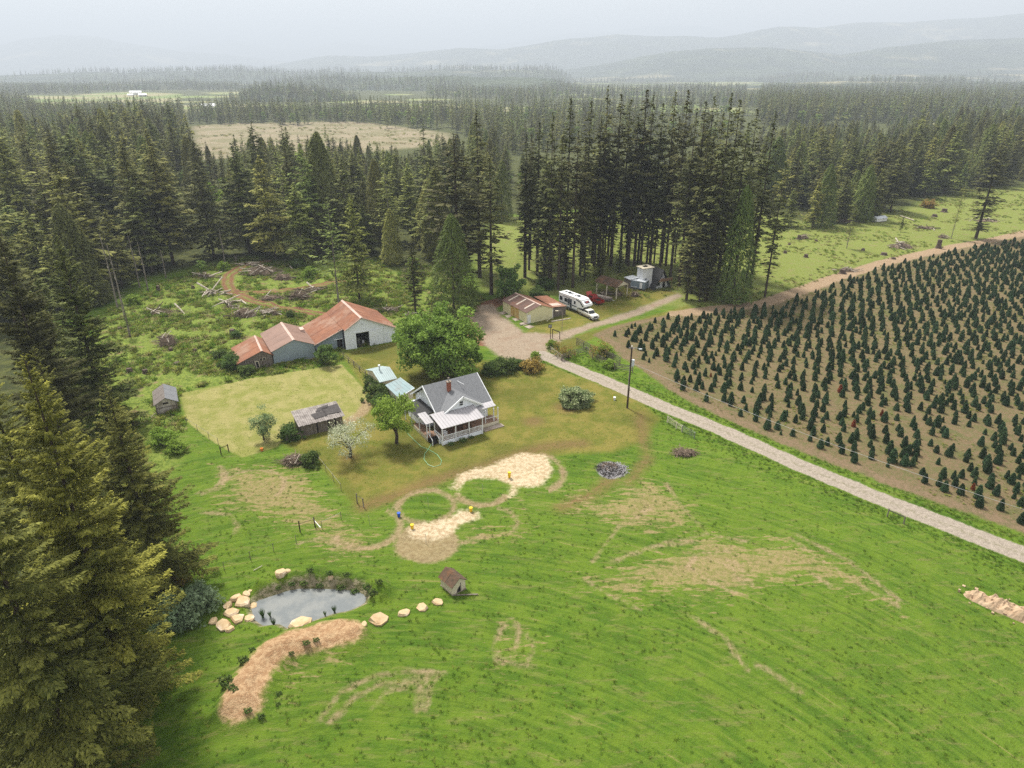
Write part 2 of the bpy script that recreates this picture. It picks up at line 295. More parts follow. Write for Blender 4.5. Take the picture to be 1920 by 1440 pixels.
def ground_mat():
    t = NT('ground_cover'); p = t.coord('Position')
    nb = t.noise(p, 0.045, 4, 0.6); nm = t.noise(p, 0.32, 6, 0.65); nf = t.noise(p, 1.9, 5, 0.7); nv = t.noise(p, 9.0, 3, 0.7)
    ps = t.coord('Position', scale=(0.35, 1.5, 1), rot=(0, 0, R(-28))); ns = t.noise(ps, 0.9, 4, 0.7)
    e = t.math('ADD', t.math('MULTIPLY', t.math('SUBTRACT', nm, 0.5), 2.4), t.math('MULTIPLY', t.math('SUBTRACT', nf, 0.5), 1.6))   # edge wander, metres
    # pasture
    g = t.mix(t.ramp(nb, 0.35, 0.65), (0.060, 0.128, 0.010), (0.085, 0.152, 0.013))
    g = t.mix(t.ramp(nm, 0.40, 0.68), g, (0.115, 0.180, 0.016))
    g = t.mix(t.ramp(nf, 0.45, 0.75, 0, 0.75), g, (0.050, 0.092, 0.009))
    g = t.mix(t.ramp(nv, 0.50, 0.75, 0, 0.55), g, (0.14, 0.18, 0.045))
    g = t.mix(t.ramp(ns, 0.52, 0.66, 0, 0.6), g, (0.185, 0.180, 0.060))
    sx = t.N('ShaderNodeSeparateXYZ'); t.L(p, sx.inputs[0]); dx_ = t.math('ADD', sx.outputs[0], 12.0); dy_ = t.math('SUBTRACT', sx.outputs[1], 8.0)
    rad = t.math('SQRT', t.math('ADD', t.math('MULTIPLY', dx_, dx_), t.math('MULTIPLY', dy_, dy_))); th = t.math('ARCTAN2', dy_, dx_)
    cb = t.N('ShaderNodeCombineXYZ'); t.L(t.math('MULTIPLY', rad, 1.5), cb.inputs[0]); t.L(t.math('MULTIPLY', th, 5.0), cb.inputs[1])
    arc = t.noise(cb.outputs[0], 1.0, 5, 0.65, 0.3)
    g = t.mix(t.ramp(arc, 0.46, 0.60, 0, 0.6), g, (0.120, 0.190, 0.018)); g = t.mix(t.ramp(arc, 0.47, 0.38, 0, 0.5), g, (0.050, 0.098, 0.009))
    g = t.mix(t.ramp(arc, 0.62, 0.70, 0, 0.6), g, (0.25, 0.215, 0.085))
    col = g
    def layer(col, at, c, w=0.5, amp=1.0, maxf=1.0, off=0.0):
        d = t.math('ADD', t.attr(at), t.math('MULTIPLY', e, amp)); d = t.math('ADD', d, off)
        return t.mix(t.ramp(d, w, -w, 0, maxf), col, c)
    # clearing
    c = t.mix(t.ramp(nf, 0.38, 0.62), (0.095, 0.145, 0.022), (0.20, 0.25, 0.045))
    c = t.mix(t.ramp(nm, 0.54, 0.68, 0, 0.9), c, (0.22, 0.165, 0.085))
    c = t.mix(t.ramp(nv, 0.55, 0.8, 0, 0.6), c, (0.26, 0.20, 0.13))
    col = layer(col, 'clearing', c, 2.0, 1.0)
    m = t.mix(t.ramp(nf, 0.35, 0.7), (0.145, 0.185, 0.035), (0.205, 0.225, 0.062))
    m = t.mix(t.ramp(nm, 0.50, 0.70, 0, 0.7), m, (0.215, 0.185, 0.085))
    m = t.mix(t.ramp(nv, 0.55, 0.8, 0, 0.35), m, (0.08, 0.11, 0.02))
    col = layer(col, 'meadow', m, 3.0, 1.0)
    # forest floor
    ff = t.mix(t.ramp(nm, 0.40, 0.62), (0.040, 0.050, 0.016), (0.085, 0.095, 0.025)); ff = t.mix(t.ramp(nf, 0.5, 0.75, 0, 0.7), ff, (0.09, 0.065, 0.04))
    col = layer(col, 'woods', ff, 4.0, 1.5)
    # yard
    y = t.mix(t.ramp(nm, 0.40, 0.60), (0.125, 0.140, 0.022), (0.195, 0.172, 0.040))
    y = t.mix(t.ramp(nb, 0.48, 0.60, 0, 0.7), y, (0.095, 0.105, 0.018))
    y = t.mix(t.ramp(nf, 0.52, 0.80, 0, 0.75), y, (0.245, 0.155, 0.070))
    y = t.mix(t.ramp(nv, 0.55, 0.80, 0, 0.5), y, (0.075, 0.085, 0.015))
    col = layer(col, 'yard', y, 0.8, 0.8)
    mo = t.mix(t.ramp(nm, 0.42, 0.60), (0.30, 0.275, 0.105), (0.215, 0.225, 0.058))
    mo = t.mix(t.ramp(nf, 0.5, 0.8, 0, 0.5), mo, (0.34, 0.285, 0.13)); mo = t.mix(t.ramp(nv, 0.5, 0.8, 0, 0.35), mo, (0.16, 0.165, 0.04))
    w = t.N('ShaderNodeTexWave', wave_type='BANDS', bands_direction='X'); w.inputs['Scale'].default_value = 0.14; w.inputs['Distortion'].default_value = 1.5
    t.L(t.coord('Position', rot=(0, 0, R(-29))), w.inputs['Vector']); mo = t.mix(t.math('MULTIPLY', w.outputs['Fac'], 0.22), mo, (0.18, 0.20, 0.04))
    col = layer(col, 'mown', mo, 0.25, 0.25)
    # tree farm
    fs = t.mix(t.ramp(nf, 0.40, 0.66), (0.175, 0.125, 0.072), (0.120, 0.118, 0.046))
    fs = t.mix(t.ramp(nm, 0.47, 0.66, 0, 0.8), fs, (0.098, 0.112, 0.036)); fs = t.mix(t.ramp(nv, 0.5, 0.78, 0, 0.7), fs, (0.25, 0.17, 0.105))
    col = layer(col, 'farm', fs, 0.5, 0.6)
    rim = t.mix(t.ramp(nf, 0.4, 0.6), (0.22, 0.155, 0.10), (0.165, 0.12, 0.072))
    band = t.math('SUBTRACT', t.math('ABSOLUTE', t.math('ADD', t.attr('farm'), 1.2)), 0.7)
    col = t.mix(t.ramp(t.math('ADD', band, e), 0.8, -0.8, 0, 0.7), col, rim)
    # soils
    dirt = t.mix(t.ramp(nf, 0.38, 0.64), (0.215, 0.105, 0.058), (0.130, 0.066, 0.040)); dirt = t.mix(t.ramp(nv, 0.5, 0.8, 0, 0.4), dirt, (0.30, 0.18, 0.12))
    col = layer(col, 'dirt', dirt, 0.35, 0.45)
    br = t.mix(t.ramp(nf, 0.4, 0.65), (0.190, 0.115, 0.055), (0.145, 0.105, 0.04)); col = layer(col, 'brown', br, 1.3, 1.2, 0.75)
    tr = t.mix(t.ramp(nf, 0.35, 0.65), (0.33, 0.245, 0.16), (0.26, 0.18, 0.11)); col = layer(col, 'track', tr, 0.5, 0.5)
    gr = t.mix(t.ramp(nf, 0.35, 0.65), (0.33, 0.265, 0.195), (0.255, 0.20, 0.145)); gr = t.mix(t.ramp(nm, 0.48, 0.66, 0, 0.8), gr, (0.26, 0.185, 0.13))
    gr = t.mix(t.ramp(nv, 0.52, 0.8, 0, 0.5), gr, (0.45, 0.39, 0.32)); col = layer(col, 'lot', gr, 0.8, 0.9)
    rd = t.mix(t.ramp(nf, 0.35, 0.65), (0.37, 0.32, 0.265), (0.28, 0.24, 0.195)); rd = t.mix(t.ramp(nv, 0.5, 0.8, 0, 0.45), rd, (0.26, 0.215, 0.17))
    crown = t.ramp(t.math('ABSOLUTE', t.math('ADD', t.attr('road'), 1.68)), 0.55, 0.1, 0, 0.8); rd = t.mix(t.math('MULTIPLY', crown, t.ramp(nf, 0.4, 0.6)), rd, (0.22, 0.20, 0.13))
    col = layer(col, 'road', rd, 0.18, 0.36)
    # worn streaks in the pasture, rings, sawdust, berm, ash
    wn_ = t.mix(t.ramp(nf, 0.4, 0.6), (0.30, 0.225, 0.115), (0.205, 0.19, 0.065))
    d = t.math('ADD', t.attr('worn'), t.math('ADD', t.math('MULTIPLY', t.math('SUBTRACT', ns, 0.5), 22), t.math('MULTIPLY', e, 0.9)))
    col = t.mix(t.ramp(d, 0.8, -1.6, 0, 0.85), col, wn_)
    rg = t.mix(t.ramp(nf, 0.35, 0.65), (0.34, 0.255, 0.155), (0.25, 0.17, 0.10)); col = layer(col, 'ring', rg, 0.40, 0.62, 0.82)
    be = t.mix(t.ramp(nf, 0.40, 0.60), (0.46, 0.315, 0.18), (0.32, 0.19, 0.10)); be = t.mix(t.ramp(nv, 0.5, 0.8, 0, 0.6), be, (0.58, 0.41, 0.26))
    col = layer(col, 'berm', be, 0.45, 0.75)
    sw = t.mix(t.ramp(nf, 0.40, 0.62), (0.56, 0.47, 0.32), (0.40, 0.29, 0.17)); sw = t.mix(t.ramp(nv, 0.5, 0.8, 0, 0.6), sw, (0.66, 0.58, 0.43))
    col = layer(col, 'saw', sw, 0.55, 0.85, .95)
    ah = t.mix(t.ramp(nf, 0.40, 0.55), (0.03, 0.028, 0.028), (0.30, 0.29, 0.30)); col = layer(col, 'ash', ah, 0.3, 0.7)
    # wet pond edge
    col = layer(col, 'pond', t.mix(t.ramp(nf, 0.4, 0.6), (0.30, 0.26, 0.17), (0.12, 0.125, 0.05)), 0.25, 0.35, 1.0, -0.35)
    # far fields
    tf = t.mix(t.ramp(t.noise(p, 0.03, 6), 0.4, 0.6), (0.245, 0.205, 0.135), (0.18, 0.165, 0.09)); tf = t.mix(t.ramp(nm, 0.55, 0.7, 0, 0.7), tf, (0.10, 0.08, 0.06))
    col = layer(col, 'tanfar', tf, 8, 3)
    col = layer(col, 'greenfar', t.mix(t.ramp(t.noise(p, 0.006, 3), 0.42, 0.58), (0.15, 0.20, 0.05), (0.26, 0.24, 0.12)), 8, 3)
    h = t.math('ADD', t.math('MULTIPLY', nf, 1.0), t.math('MULTIPLY', nv, 0.6)); t.bump(h, 0.9, 0.28)
    t.b.inputs['Specular IOR Level'].default_value = 0.1
    return t.done(col, 0.95)
M['ground'] = ground_mat()

def water_mat():
    t = NT('pond_water'); p = t.coord('Position')
    c = t.mix(t.ramp(t.noise(p, 0.5, 4), 0.4, 0.6), (0.15, 0.165, 0.17), (0.20, 0.21, 0.205)); t.bump(t.noise(p, 2.5, 3), 0.08, 0.02)
    t.b.inputs['Specular IOR Level'].default_value = 0.25
    return t.done(c, 0.07)
M['water'] = water_mat()
def hills_mat():
    t = NT('hill_forest'); p = t.coord('Position')
    c = t.mix(t.ramp(t.noise(p, 0.004, 6, 0.7), 0.42, 0.6), (0.030, 0.045, 0.022), (0.055, 0.075, 0.03))
    c = t.mix(t.ramp(t.noise(p, 0.0012, 5, 0.7), 0.55, 0.66, 0, 0.8), c, (0.30, 0.27, 0.15)); t.bump(t.noise(p, 0.02, 5), 1.0, 30)
    return t.done(c, 1.0)
M['hills'] = hills_mat()

# ------------------------------------------------------------------ object helpers
COL = sc.collection
def tag(o, label=None, cat=None, group=None, kind=None):
    if label: o['label'] = label
    if cat: o['category'] = cat
    if group: o['group'] = group
    if kind: o['kind'] = kind
    return o
def link(name, me, parent=None):
    o = bpy.data.objects.new(name, me); COL.objects.link(o)
    if parent: o.parent = parent
    return o
def thing(name, label, cat, x, y, rz=0.0, z=None, group=None, scale=1.0):
    o = bpy.data.objects.new(name, None); COL.objects.link(o); o.empty_display_size = 0.3
    o.location = (x, y, gz(x, y) if z is None else z); o.rotation_euler = (0, 0, rz); o.scale = (scale,) * 3
    return tag(o, label, cat, group)
class MB:
    def __init__(s): s.v = []; s.f = []
    def raw(s, v, f):
        b = len(s.v); s.v += [tuple(p) for p in v]; s.f += [tuple(i + b for i in q) for q in f]; return s
    def box(s, x0, x1, y0, y1, z0, z1):
        return s.raw([(x, y, z) for z in (z0, z1) for x, y in ((x0, y0), (x1, y0), (x1, y1), (x0, y1))],
                     [(3, 2, 1, 0), (4, 5, 6, 7), (0, 1, 5, 4), (1, 2, 6, 5), (2, 3, 7, 6), (3, 0, 4, 7)])
    def prism(s, prof, axis, a, b):       # profile of 2D points extruded along an axis
        n = len(prof)
        mk = {'x': lambda p, t: (t, p[0], p[1]), 'y': lambda p, t: (p[0], t, p[1]), 'z': lambda p, t: (p[0], p[1], t)}[axis]
        v = [mk(p, a) for p in prof] + [mk(p, b) for p in prof]
        return s.raw(v, [tuple(range(n)), tuple(range(2 * n - 1, n - 1, -1))] + [(i, i + n, (i + 1) % n + n, (i + 1) % n) for i in range(n)])
    def slab(s, p, th):                   # 4 corners of a top face, thickened downwards along its normal
        P = [Vector(q) for q in p]; n = (P[1] - P[0]).cross(P[3] - P[0]).normalized()
        if n.z < 0: n = -n
        Q = [q - n * th for q in P]
        return s.raw(P + Q, [(0, 1, 2, 3), (7, 6, 5, 4), (0, 4, 5, 1), (1, 5, 6, 2), (2, 6, 7, 3), (3, 7, 4, 0)])
    def tube(s, pts, r, n=6, r2=None, cap=True):
        pts = [Vector(p) for p in pts]; m = len(pts); base = len(s.v); rings = []
        for i, p in enumerate(pts):
            d = (pts[min(i + 1, m - 1)] - pts[max(i - 1, 0)]).normalized()
            a = d.cross(Vector((0, 0, 1)) if abs(d.z) < 0.9 else Vector((1, 0, 0))).normalized(); b = d.cross(a)
            rr = r if r2 is None else r + (r2 - r) * i / (m - 1)
            rings.append([p + (a * math.cos(6.2832 * k / n) + b * math.sin(6.2832 * k / n)) * rr for k in range(n)])
        v = [q for rg in rings for q in rg]
        f = [(i * n + k, i * n + (k + 1) % n, (i + 1) * n + (k + 1) % n, (i + 1) * n + k) for i in range(m - 1) for k in range(n)]
        if cap: f += [tuple(range(n - 1, -1, -1)), tuple((m - 1) * n + k for k in range(n))]
        return s.raw(v, f)
    def build(s, name, mat, parent=None, smooth=False):
        me = bpy.data.meshes.new(name); me.from_pydata(s.v, [], s.f); me.materials.append(M[mat] if isinstance(mat, str) else mat)
        if smooth: me.polygons.foreach_set('use_smooth', [True] * len(me.polygons))
        return link(name, me, parent)
def bx(name, mat, parent, *a): return MB().box(*a).build(name, mat, parent)
def copy_thing(o, x, y, rz=0, scale=None, label=None, z=None):
    c = o.copy(); COL.objects.link(c); c.location = (x, y, gz(x, y) if z is None else z); c.rotation_euler = (0, 0, rz)
    if scale is not None: c.scale = scale if isinstance(scale, tuple) else (scale,) * 3
    if label: c['label'] = label
    for ch in list(o.children):
        d = ch.copy(); COL.objects.link(d); d.parent = c
        for g in list(ch.children):
            e = g.copy(); COL.objects.link(e); e.parent = d
    return c
def np_mesh(name, V, Fq, mats, rnd=None, midx=None):
    """V (n,3), Fq (m,k) faces of equal size"""
    me = bpy.data.meshes.new(name); n, m, k = len(V), len(Fq), Fq.shape[1]
    me.vertices.add(n); me.vertices.foreach_set('co', np.asarray(V, np.float32).ravel())
    me.loops.add(m * k); me.loops.foreach_set('vertex_index', np.asarray(Fq, np.int32).ravel())
    me.polygons.add(m); me.polygons.foreach_set('loop_start', np.arange(0, m * k, k, dtype=np.int32))
    me.polygons.foreach_set('loop_total', np.full(m, k, np.int32))
    for a in mats: me.materials.append(M[a] if isinstance(a, str) else a)
    if midx is not None: me.polygons.foreach_set('material_index', np.asarray(midx, np.int32))
    me.update(calc_edges=True)
    if rnd is not None:
        at = me.attributes.new('rnd', 'FLOAT', 'FACE'); at.data.foreach_set('value', np.asarray(rnd, np.float32))
    return me
def quads_from(c, d, n, L, W):
    """leaf-like rhombi: centre c, direction d, normal-ish n, length L, width W"""
    d = d / (np.linalg.norm(d, axis=1, keepdims=True) + 1e-9)
    s = np.cross(d, n); s /= (np.linalg.norm(s, axis=1, keepdims=True) + 1e-9)
    L = L[:, None]; W = W[:, None]
    q = np.stack([c - d * L * 0.5, c + s * W * 0.5 - d * L * 0.05, c + d * L * 0.5, c - s * W * 0.5 - d * L * 0.05], 1)
    return q.reshape(-1, 3), np.arange(len(c) * 4).reshape(-1, 4)

# ------------------------------------------------------------------ ground
def axis(lo, hi, step, far_lo, far_hi, g):
    a = list(np.arange(lo, hi, step)); s = step; v = a[-1]
    while v < far_hi: s *= g; v += s; a.append(v)
    s = step; v = lo; b = []
    while v > far_lo: s *= g; v -= s; b.append(v)
    return np.array(b[::-1] + a)
gx = axis(-72, 92, 0.42, -30000, 30000, 1.045)
gy = axis(33, 150, 0.42, -400, 42000, 1.026)
GX, GY = np.meshgrid(gx, gy); nx, ny = len(gx), len(gy)
X, Y = GX.ravel(), GY.ravel(); Zg = hgt(X, Y)
idx = np.arange(nx * ny).reshape(ny, nx)
FQ = np.stack([idx[:-1, :-1], idx[:-1, 1:], idx[1:, 1:], idx[1:, :-1]], -1).reshape(-1, 4)
gme = np_mesh('ground', np.stack([X, Y, Zg], 1), FQ, ['ground'])
gme.polygons.foreach_set('use_smooth', np.ones(len(FQ), bool))
BIG = 300.0
att = {k: np.full(len(X), BIG) for k in ('yard', 'mown', 'farm', 'clearing', 'meadow', 'woods', 'lot', 'road', 'track', 'dirt', 'brown', 'ring', 'saw', 'berm', 'ash', 'pond', 'worn', 'tanfar', 'greenfar')}
nm_ = (np.abs(X) < 520) & (Y < 700) & (Y > 0); x, y = X[nm_], Y[nm_]
for k in ('mown', 'farm', 'clearing', 'meadow', 'lot'): att[k][nm_] = sdf_poly(x, y, PL[k])
att['yard'][nm_] = np.minimum.reduce([sdf_poly(x, y, PL[k]) for k in ('yard', 'fill', 'fill2', 'fill3')])
att['road'][nm_] = sdf_line(x, y, ROAD) - 1.68
att['track'][nm_] = sdf_line(x, y, TRACK) - 2.3
att['dirt'][nm_] = np.minimum.reduce([np.abs(np.abs(sdf_line(x, y, p)) - 0.9) - 0.55 + (0.0) for p in DIRTS[:2]] + [sdf_line(x, y, DIRTS[2]) - 2.6] + [sdf_line(x, y, p) - 0.1 for p in DIRTS[3:]])
att['brown'][nm_] = np.minimum.reduce([sdf_line(x, y, BROWN) - 1.1, np.hypot(x - G(655, 858)[0], y - G(655, 858)[1]) - 1.0, np.hypot(x - G(1060, 765)[0], y - G(1060, 765)[1]) - 1.8, np.hypot(x - G(1000, 790)[0], y - G(1000, 790)[1]) - 1.5, sdf_line(x, y, Gs([(1200, 775), (1205, 820), (1215, 860), (1180, 900)])) - .6, sdf_line(x, y, Gs([(1150, 895), (1100, 930), (1050, 950)])) - .9])
att['ring'][nm_] = np.minimum.reduce([np.abs(np.hypot(x - c[0], y - c[1]) - c[2]) - (0.40 if i < 4 else 0.22) + 2.5 * (np.abs((np.degrees(np.arctan2(y - c[1], x - c[0])) - ARC[i][0] + 180) % 360 - 180) > ARC[i][1]) for i, c in enumerate(RINGS)]
    + [sdf_line(x, y, p) - .12 for p in RUTS] + [np.hypot(x - DISC[0], y - DISC[1]) - DISC[2], sdf_line(x, y, PATH) - 0.9])
att['saw'][nm_] = np.minimum.reduce([sdf_poly(x, y, PL['saw1']), sdf_poly(x, y, PL['saw2'])])
att['berm'][nm_] = sdf_line(x, y, BERM) - 1.65
att['ash'][nm_] = np.hypot(x - ASH[0], (y - ASH[1]) * 0.9) - ASH[2] * 0.8
att['pond'][nm_] = sdf_poly(x, y, POND)
att['worn'][nm_] = np.minimum.reduce([sdf_poly(x, y, PL['worn']) + 1, sdf_poly(x, y, Gs([(1050,905),(1130,915),(1200,885),(1250,895),(1330,960),(1320,1005),(1180,1010),(1050,960)])) + 2.6, sdf_poly(x, y, Gs([(380,865),(590,862),(660,950),(740,1000),(760,1055),(600,1078),(560,1020),(380,965)])) + 3.2,
    sdf_poly(x, y, Gs([(850,1000),(960,980),(975,930),(1000,940),(990,1000),(900,1030)])) + 1.5, sdf_poly(x, y, Gs([(910,1150),(1010,1150),(1030,1260),(920,1260)])) + 2.6, sdf_poly(x, y, Gs([(560,1190),(700,1200),(560,1290),(520,1350)])) + 1.8])
WOODS = Gs([(-200,1500),(-200,600),(215,562),(262,524),(400,494),(560,488),(700,496),(820,520),(960,545),(1060,545),(1180,500),(1300,540),(1450,470),(1440,432),(1560,428),(1680,398),(1760,368),(1920,345),(2300,280),(2300,165),(-300,165),(-300,600)])
WOODS = np.vstack([Gs([(215,562),(262,524),(400,494),(560,488),(700,496),(820,520),(870,500),(930,405),(1100,392),(1300,394),(1440,398),(1560,428),(1680,398),(1760,368),(1920,345),(2300,300)]), [[9000, 3000], [9000, 12000], [-9000, 12000], [-9000, 200]], Gs([(-60,640)])])
wd = sdf_poly(X, Y, WOODS); att['woods'] = wd
LEFTW = Gs([(-500,1900),(-300,560),(160,620),(170,800),(290,1000),(300,1180),(200,1350),(150,1500)])
att['woods'] = np.minimum(att['woods'], np.where(nm_, sdf_poly(X, Y, LEFTW) * 1.0, BIG))
fm = (Y > 300) & (Y < 6000)
att['tanfar'][fm] = sdf_poly(X[fm], Y[fm], PL['tanfar'])
att['greenfar'][fm] = np.minimum.reduce([sdf_poly(X[fm], Y[fm], PL[k]) for k in ('far1', 'far2', 'far3', 'far4', 'far5')])
ff = (Y > 760) & (Y < 5000) & (np.abs(X) < 4000); fn = vnoise(X[ff], Y[ff], 150, 61) + .4 * vnoise(X[ff], Y[ff], 45, 62) + np.where(Y[ff] > 900, .2, .38)   # open fields where no far trees stand
att['greenfar'][ff] = np.minimum(att['greenfar'][ff], np.clip(fn, -1, 1) * 150)
for k, v in att.items():
    a = gme.attributes.new(k, 'FLOAT', 'POINT'); a.data.foreach_set('value', v.astype(np.float32))
tag(link('ground', gme), kind='structure')
# water
wp = np.array(POND); cen = wp.mean(0); wv = [(cen[0] + (p[0] - cen[0]) * 1.10, cen[1] + (p[1] - cen[1]) * 1.13) for p in wp]
tag(MB().prism(wv, 'z', -0.60, -0.34).build('pond_water', 'water'), kind='structure')

# ------------------------------------------------------------------ hills
def ridge_h(px, D, outline):
    xs, ys = zip(*outline); py = np.interp(px, xs, ys); return CAM_H + D * (135 - py) / F / (1 + 0 * py) * 1.17
RIDGES = [
 (21000, 3500, [(-500,118),(300,112),(380,100),(440,96),(520,103),(570,106),(640,95),(720,102),(860,106),(960,96),(1080,84),(1200,80),(1400,78),(2400,76)]),
 (14000, 2500, [(-500,112),(0,106),(60,96),(130,88),(200,88),(270,97),(340,106),(420,112),(560,122),(700,135),(2400,135)]),
 (9500, 1800, [(-500,150),(430,150),(500,127),(620,114),(700,116),(780,112),(860,103),(940,106),(1050,97),(1150,90),(1250,93),(1330,90),(1420,82),(1500,76),(1700,68),(1920,62),(2400,60)]),
 (6000, 1000, [(-500,150),(1000,140),(1180,118),(1260,108),(1320,104),(1420,103),(1520,110),(1570,114),(1650,104),(1750,97),(1850,93),(1950,90),(2400,88)]),
 (4200, 600, [(-500,146),(0,140),(150,135),(240,136),(330,133),(450,131),(560,138),(650,134),(760,135),(860,132),(1040,133),(1080,148),(1400,150),(1500,140),(1700,137),(2000,138),(2400,138)]),
 (2600, 330, [(-500,158),(0,150),(100,149),(220,152),(330,150),(460,155),(600,146),(700,143),(830,140),(960,141),(1045,145),(1100,160),(1200,165),(1350,160),(1450,150),(1600,148),(2400,148)]),
 (1500, 170, [(-500,200),(400,200),(450,175),(480,166),(540,163),(600,168),(660,174),(740,185),(800,200),(2400,200)]),
]
az = np.linspace(R(-50), R(50), 620); rr = np.concatenate([np.linspace(1150, 5000, 120), np.geomspace(5050, 29000, 150)])
AZ, RR = np.meshgrid(az, rr); hx, hy = RR * np.tan(AZ), RR.copy()
px_ = 960 + F * hx / (hy * CT + CAM_H * ST)
def hillz(hx, hy):
    px = 960 + F * hx / (hy * CT + CAM_H * ST); z = np.full(hx.shape, -20.0)
    for i, (D, w, ol) in enumerate(RIDGES):
        H_ = ridge_h(px, D, ol) ; d = (hy - D) / w
        d = d + 0.5 * vnoise(hx, hy, w * 1.3, 20 + i)
        prof = np.exp(-d * d)
        zz = (H_ + 14) * prof * (1 + 0.16 * vnoise(hx, hy, w * 0.35, 30 + i)) - 14
        z = np.maximum(z, zz)
    return z + 4 * vnoise(hx, hy, 60, 40)
HZ = hillz(hx, hy)
n1, n2 = AZ.shape; hid = np.arange(n1 * n2).reshape(n1, n2)
hme = np_mesh('hills', np.stack([hx.ravel(), hy.ravel(), HZ.ravel()], 1), np.stack([hid[:-1, :-1], hid[:-1, 1:], hid[1:, 1:], hid[1:, :-1]], -1).reshape(-1, 4), ['hills'])
hme.polygons.foreach_set('use_smooth', np.ones(len(hme.polygons), bool))
tag(link('hills', hme), kind='structure')
# haze
hz = bpy.data.materials.new('haze'); hz.use_nodes = True; hz.node_tree.nodes.clear()
ho = hz.node_tree.nodes.new('ShaderNodeOutputMaterial'); hv = hz.node_tree.nodes.new('ShaderNodeVolumePrincipled')
hv.inputs['Color'].default_value = (0.77, 0.87, 1.0, 1); hv.inputs['Density'].default_value = HAZE_DENSITY; hv.inputs['Anisotropy'].default_value = 0.1
hz.node_tree.links.new(hv.outputs[0], ho.inputs['Volume']); M['haze'] = hz
tag(MB().box(-45000, 45000, -600, 46000, -23, 1150).build('haze', 'haze'), kind='stuff')

# ------------------------------------------------------------------ conifers
def conifer(seed, h, R0, cb, nb, step, sz, p=0.9, jit=0.3, droop=0.25, thin=1.0, mat='fir_green', bark='bark', tr=0.30, stubs=12, fan=0.34, gam=1.0, lowtaper=0.0):
    r = np.random.default_rng(seed)
    t = np.sort(r.random(nb) ** 0.85); z = h * (cb + (0.985 - cb) * t)
    Lb = (R0 * (1 - t) ** p + 0.06) * (1 - jit + 2 * jit * r.random(nb)) * (0.75 + 0.25 * np.minimum(1, t / 0.12 + 0.2))
    if lowtaper: Lb *= np.minimum(1, (1 - lowtaper) + t * 2.0 * lowtaper + .0)
    # gaps of whole sectors make the outline uneven
    azb = r.random(nb) * 2 * math.pi + np.cumsum(r.random(nb)) * 2.4
    Lb *= 1 + 0.22 * np.sin(azb * 2 + z * 0.55 + seed) + 0.18 * np.sin(azb + z * 1.3)
    elev = 0.35 * t - droop * (1 - t) + 0.12 * r.standard_normal(nb)
    k = np.maximum(3, (Lb / step * thin).astype(int)); bi = np.repeat(np.arange(nb), k)
    s = (0.12 + 0.88 * r.random(len(bi)) ** 0.75); L = Lb[bi]; a = azb[bi]
    wid = fan * L * (1 - s * 0.65); lat = (r.random(len(bi)) * 2 - 1) * wid
    dh = np.stack([np.cos(a), np.sin(a), np.zeros_like(a)], 1); dl = np.stack([-np.sin(a), np.cos(a), np.zeros_like(a)], 1)
    zz = z[bi] + L * (elev[bi] * s + 0.10 * s * s) - 0.10 * np.abs(lat) - 0.16 * r.random(len(bi)) * L * 0.3
    c = dh * (L * s)[:, None] + dl * lat[:, None]; c[:, 2] = zz
    d = dh + dl * (np.sign(lat) * (0.35 + 0.6 * r.random(len(bi))))[:, None]; d[:, 2] += -0.25 + 0.3 * r.standard_normal(len(bi))
    n = np.stack([0.22 * r.standard_normal(len(bi)), 0.22 * r.standard_normal(len(bi)), np.ones(len(bi))], 1) + dh * 0.45
    S = sz * (0.6 + 0.9 * r.random(len(bi))) * (0.5 + 0.5 * np.minimum(1, L / (R0 * 0.5)))
    V, Q = quads_from(c, d, n, S * 1.5, S * 0.62)
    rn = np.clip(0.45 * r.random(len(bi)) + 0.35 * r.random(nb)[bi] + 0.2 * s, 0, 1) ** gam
    crown = np_mesh('crown', V, Q, [mat], rn)
    mb = MB(); lean = 0.012 * h * (r.random() - 0.5)
    mb.tube([(0, 0, -0.4), (0, 0, h * 0.3), (lean * 0.3, 0, h * 0.6), (0, 0, h * 0.97)], tr, 7, tr * 0.12)
    for i in range(stubs):
        zz = h * (0.08 + (cb) * r.random()); aa = r.random() * 6.28; l = 0.6 + 1.6 * r.random()
        mb.tube([(0, 0, zz), (l * math.cos(aa), l * math.sin(aa), zz + 0.1 * l)], 0.05, 3, 0.015, cap=False)
    me = bpy.data.meshes.new('trunk'); me.from_pydata(mb.v, [], mb.f); me.materials.append(M[bark])
    return crown, me
def place_tree(name, meshes, label, cat, x, y, s=1.0, rz=None, group=None, sz=None, tilt=0.0):
    o = thing(name, label, cat, x, y, random.random() * 6.28 if rz is None else rz, group=group)
    o.scale = (s, s, sz if sz else s); o.rotation_euler[0] = tilt * random.uniform(-1, 1); o.rotation_euler[1] = tilt * random.uniform(-1, 1)
    link('crown', meshes[0], o)
    if len(meshes) > 1 and meshes[1]: link('trunk', meshes[1], o)
    return o
MIDH = 30.0
VAR = {}
for i in range(5): VAR['dense%d' % i] = conifer(10 + i, MIDH, 5.6 + 0.6 * (i % 3), 0.12, 220, 0.18, 0.80, 0.80, 0.25, 0.28, 1.0, 'fir_green', tr=0.34)
for i in range(4): VAR['tall%d' % i] = conifer(30 + i, MIDH, 3.5 + 0.3 * i, [0.14, 0.20, 0.26, 0.08][i], 220, 0.17, 0.58, 0.80, 0.32, 0.22, 0.95, 'fir_dark', tr=0.30, stubs=40, lowtaper=0.65)
for i in range(3): VAR['thin%d' % i] = conifer(50 + i, MIDH, 3.2, 0.30, 150, 0.20, 0.50, 0.75, 0.5, 0.15, 0.75, 'fir_green', bark='bark_pale', tr=0.22, stubs=40)
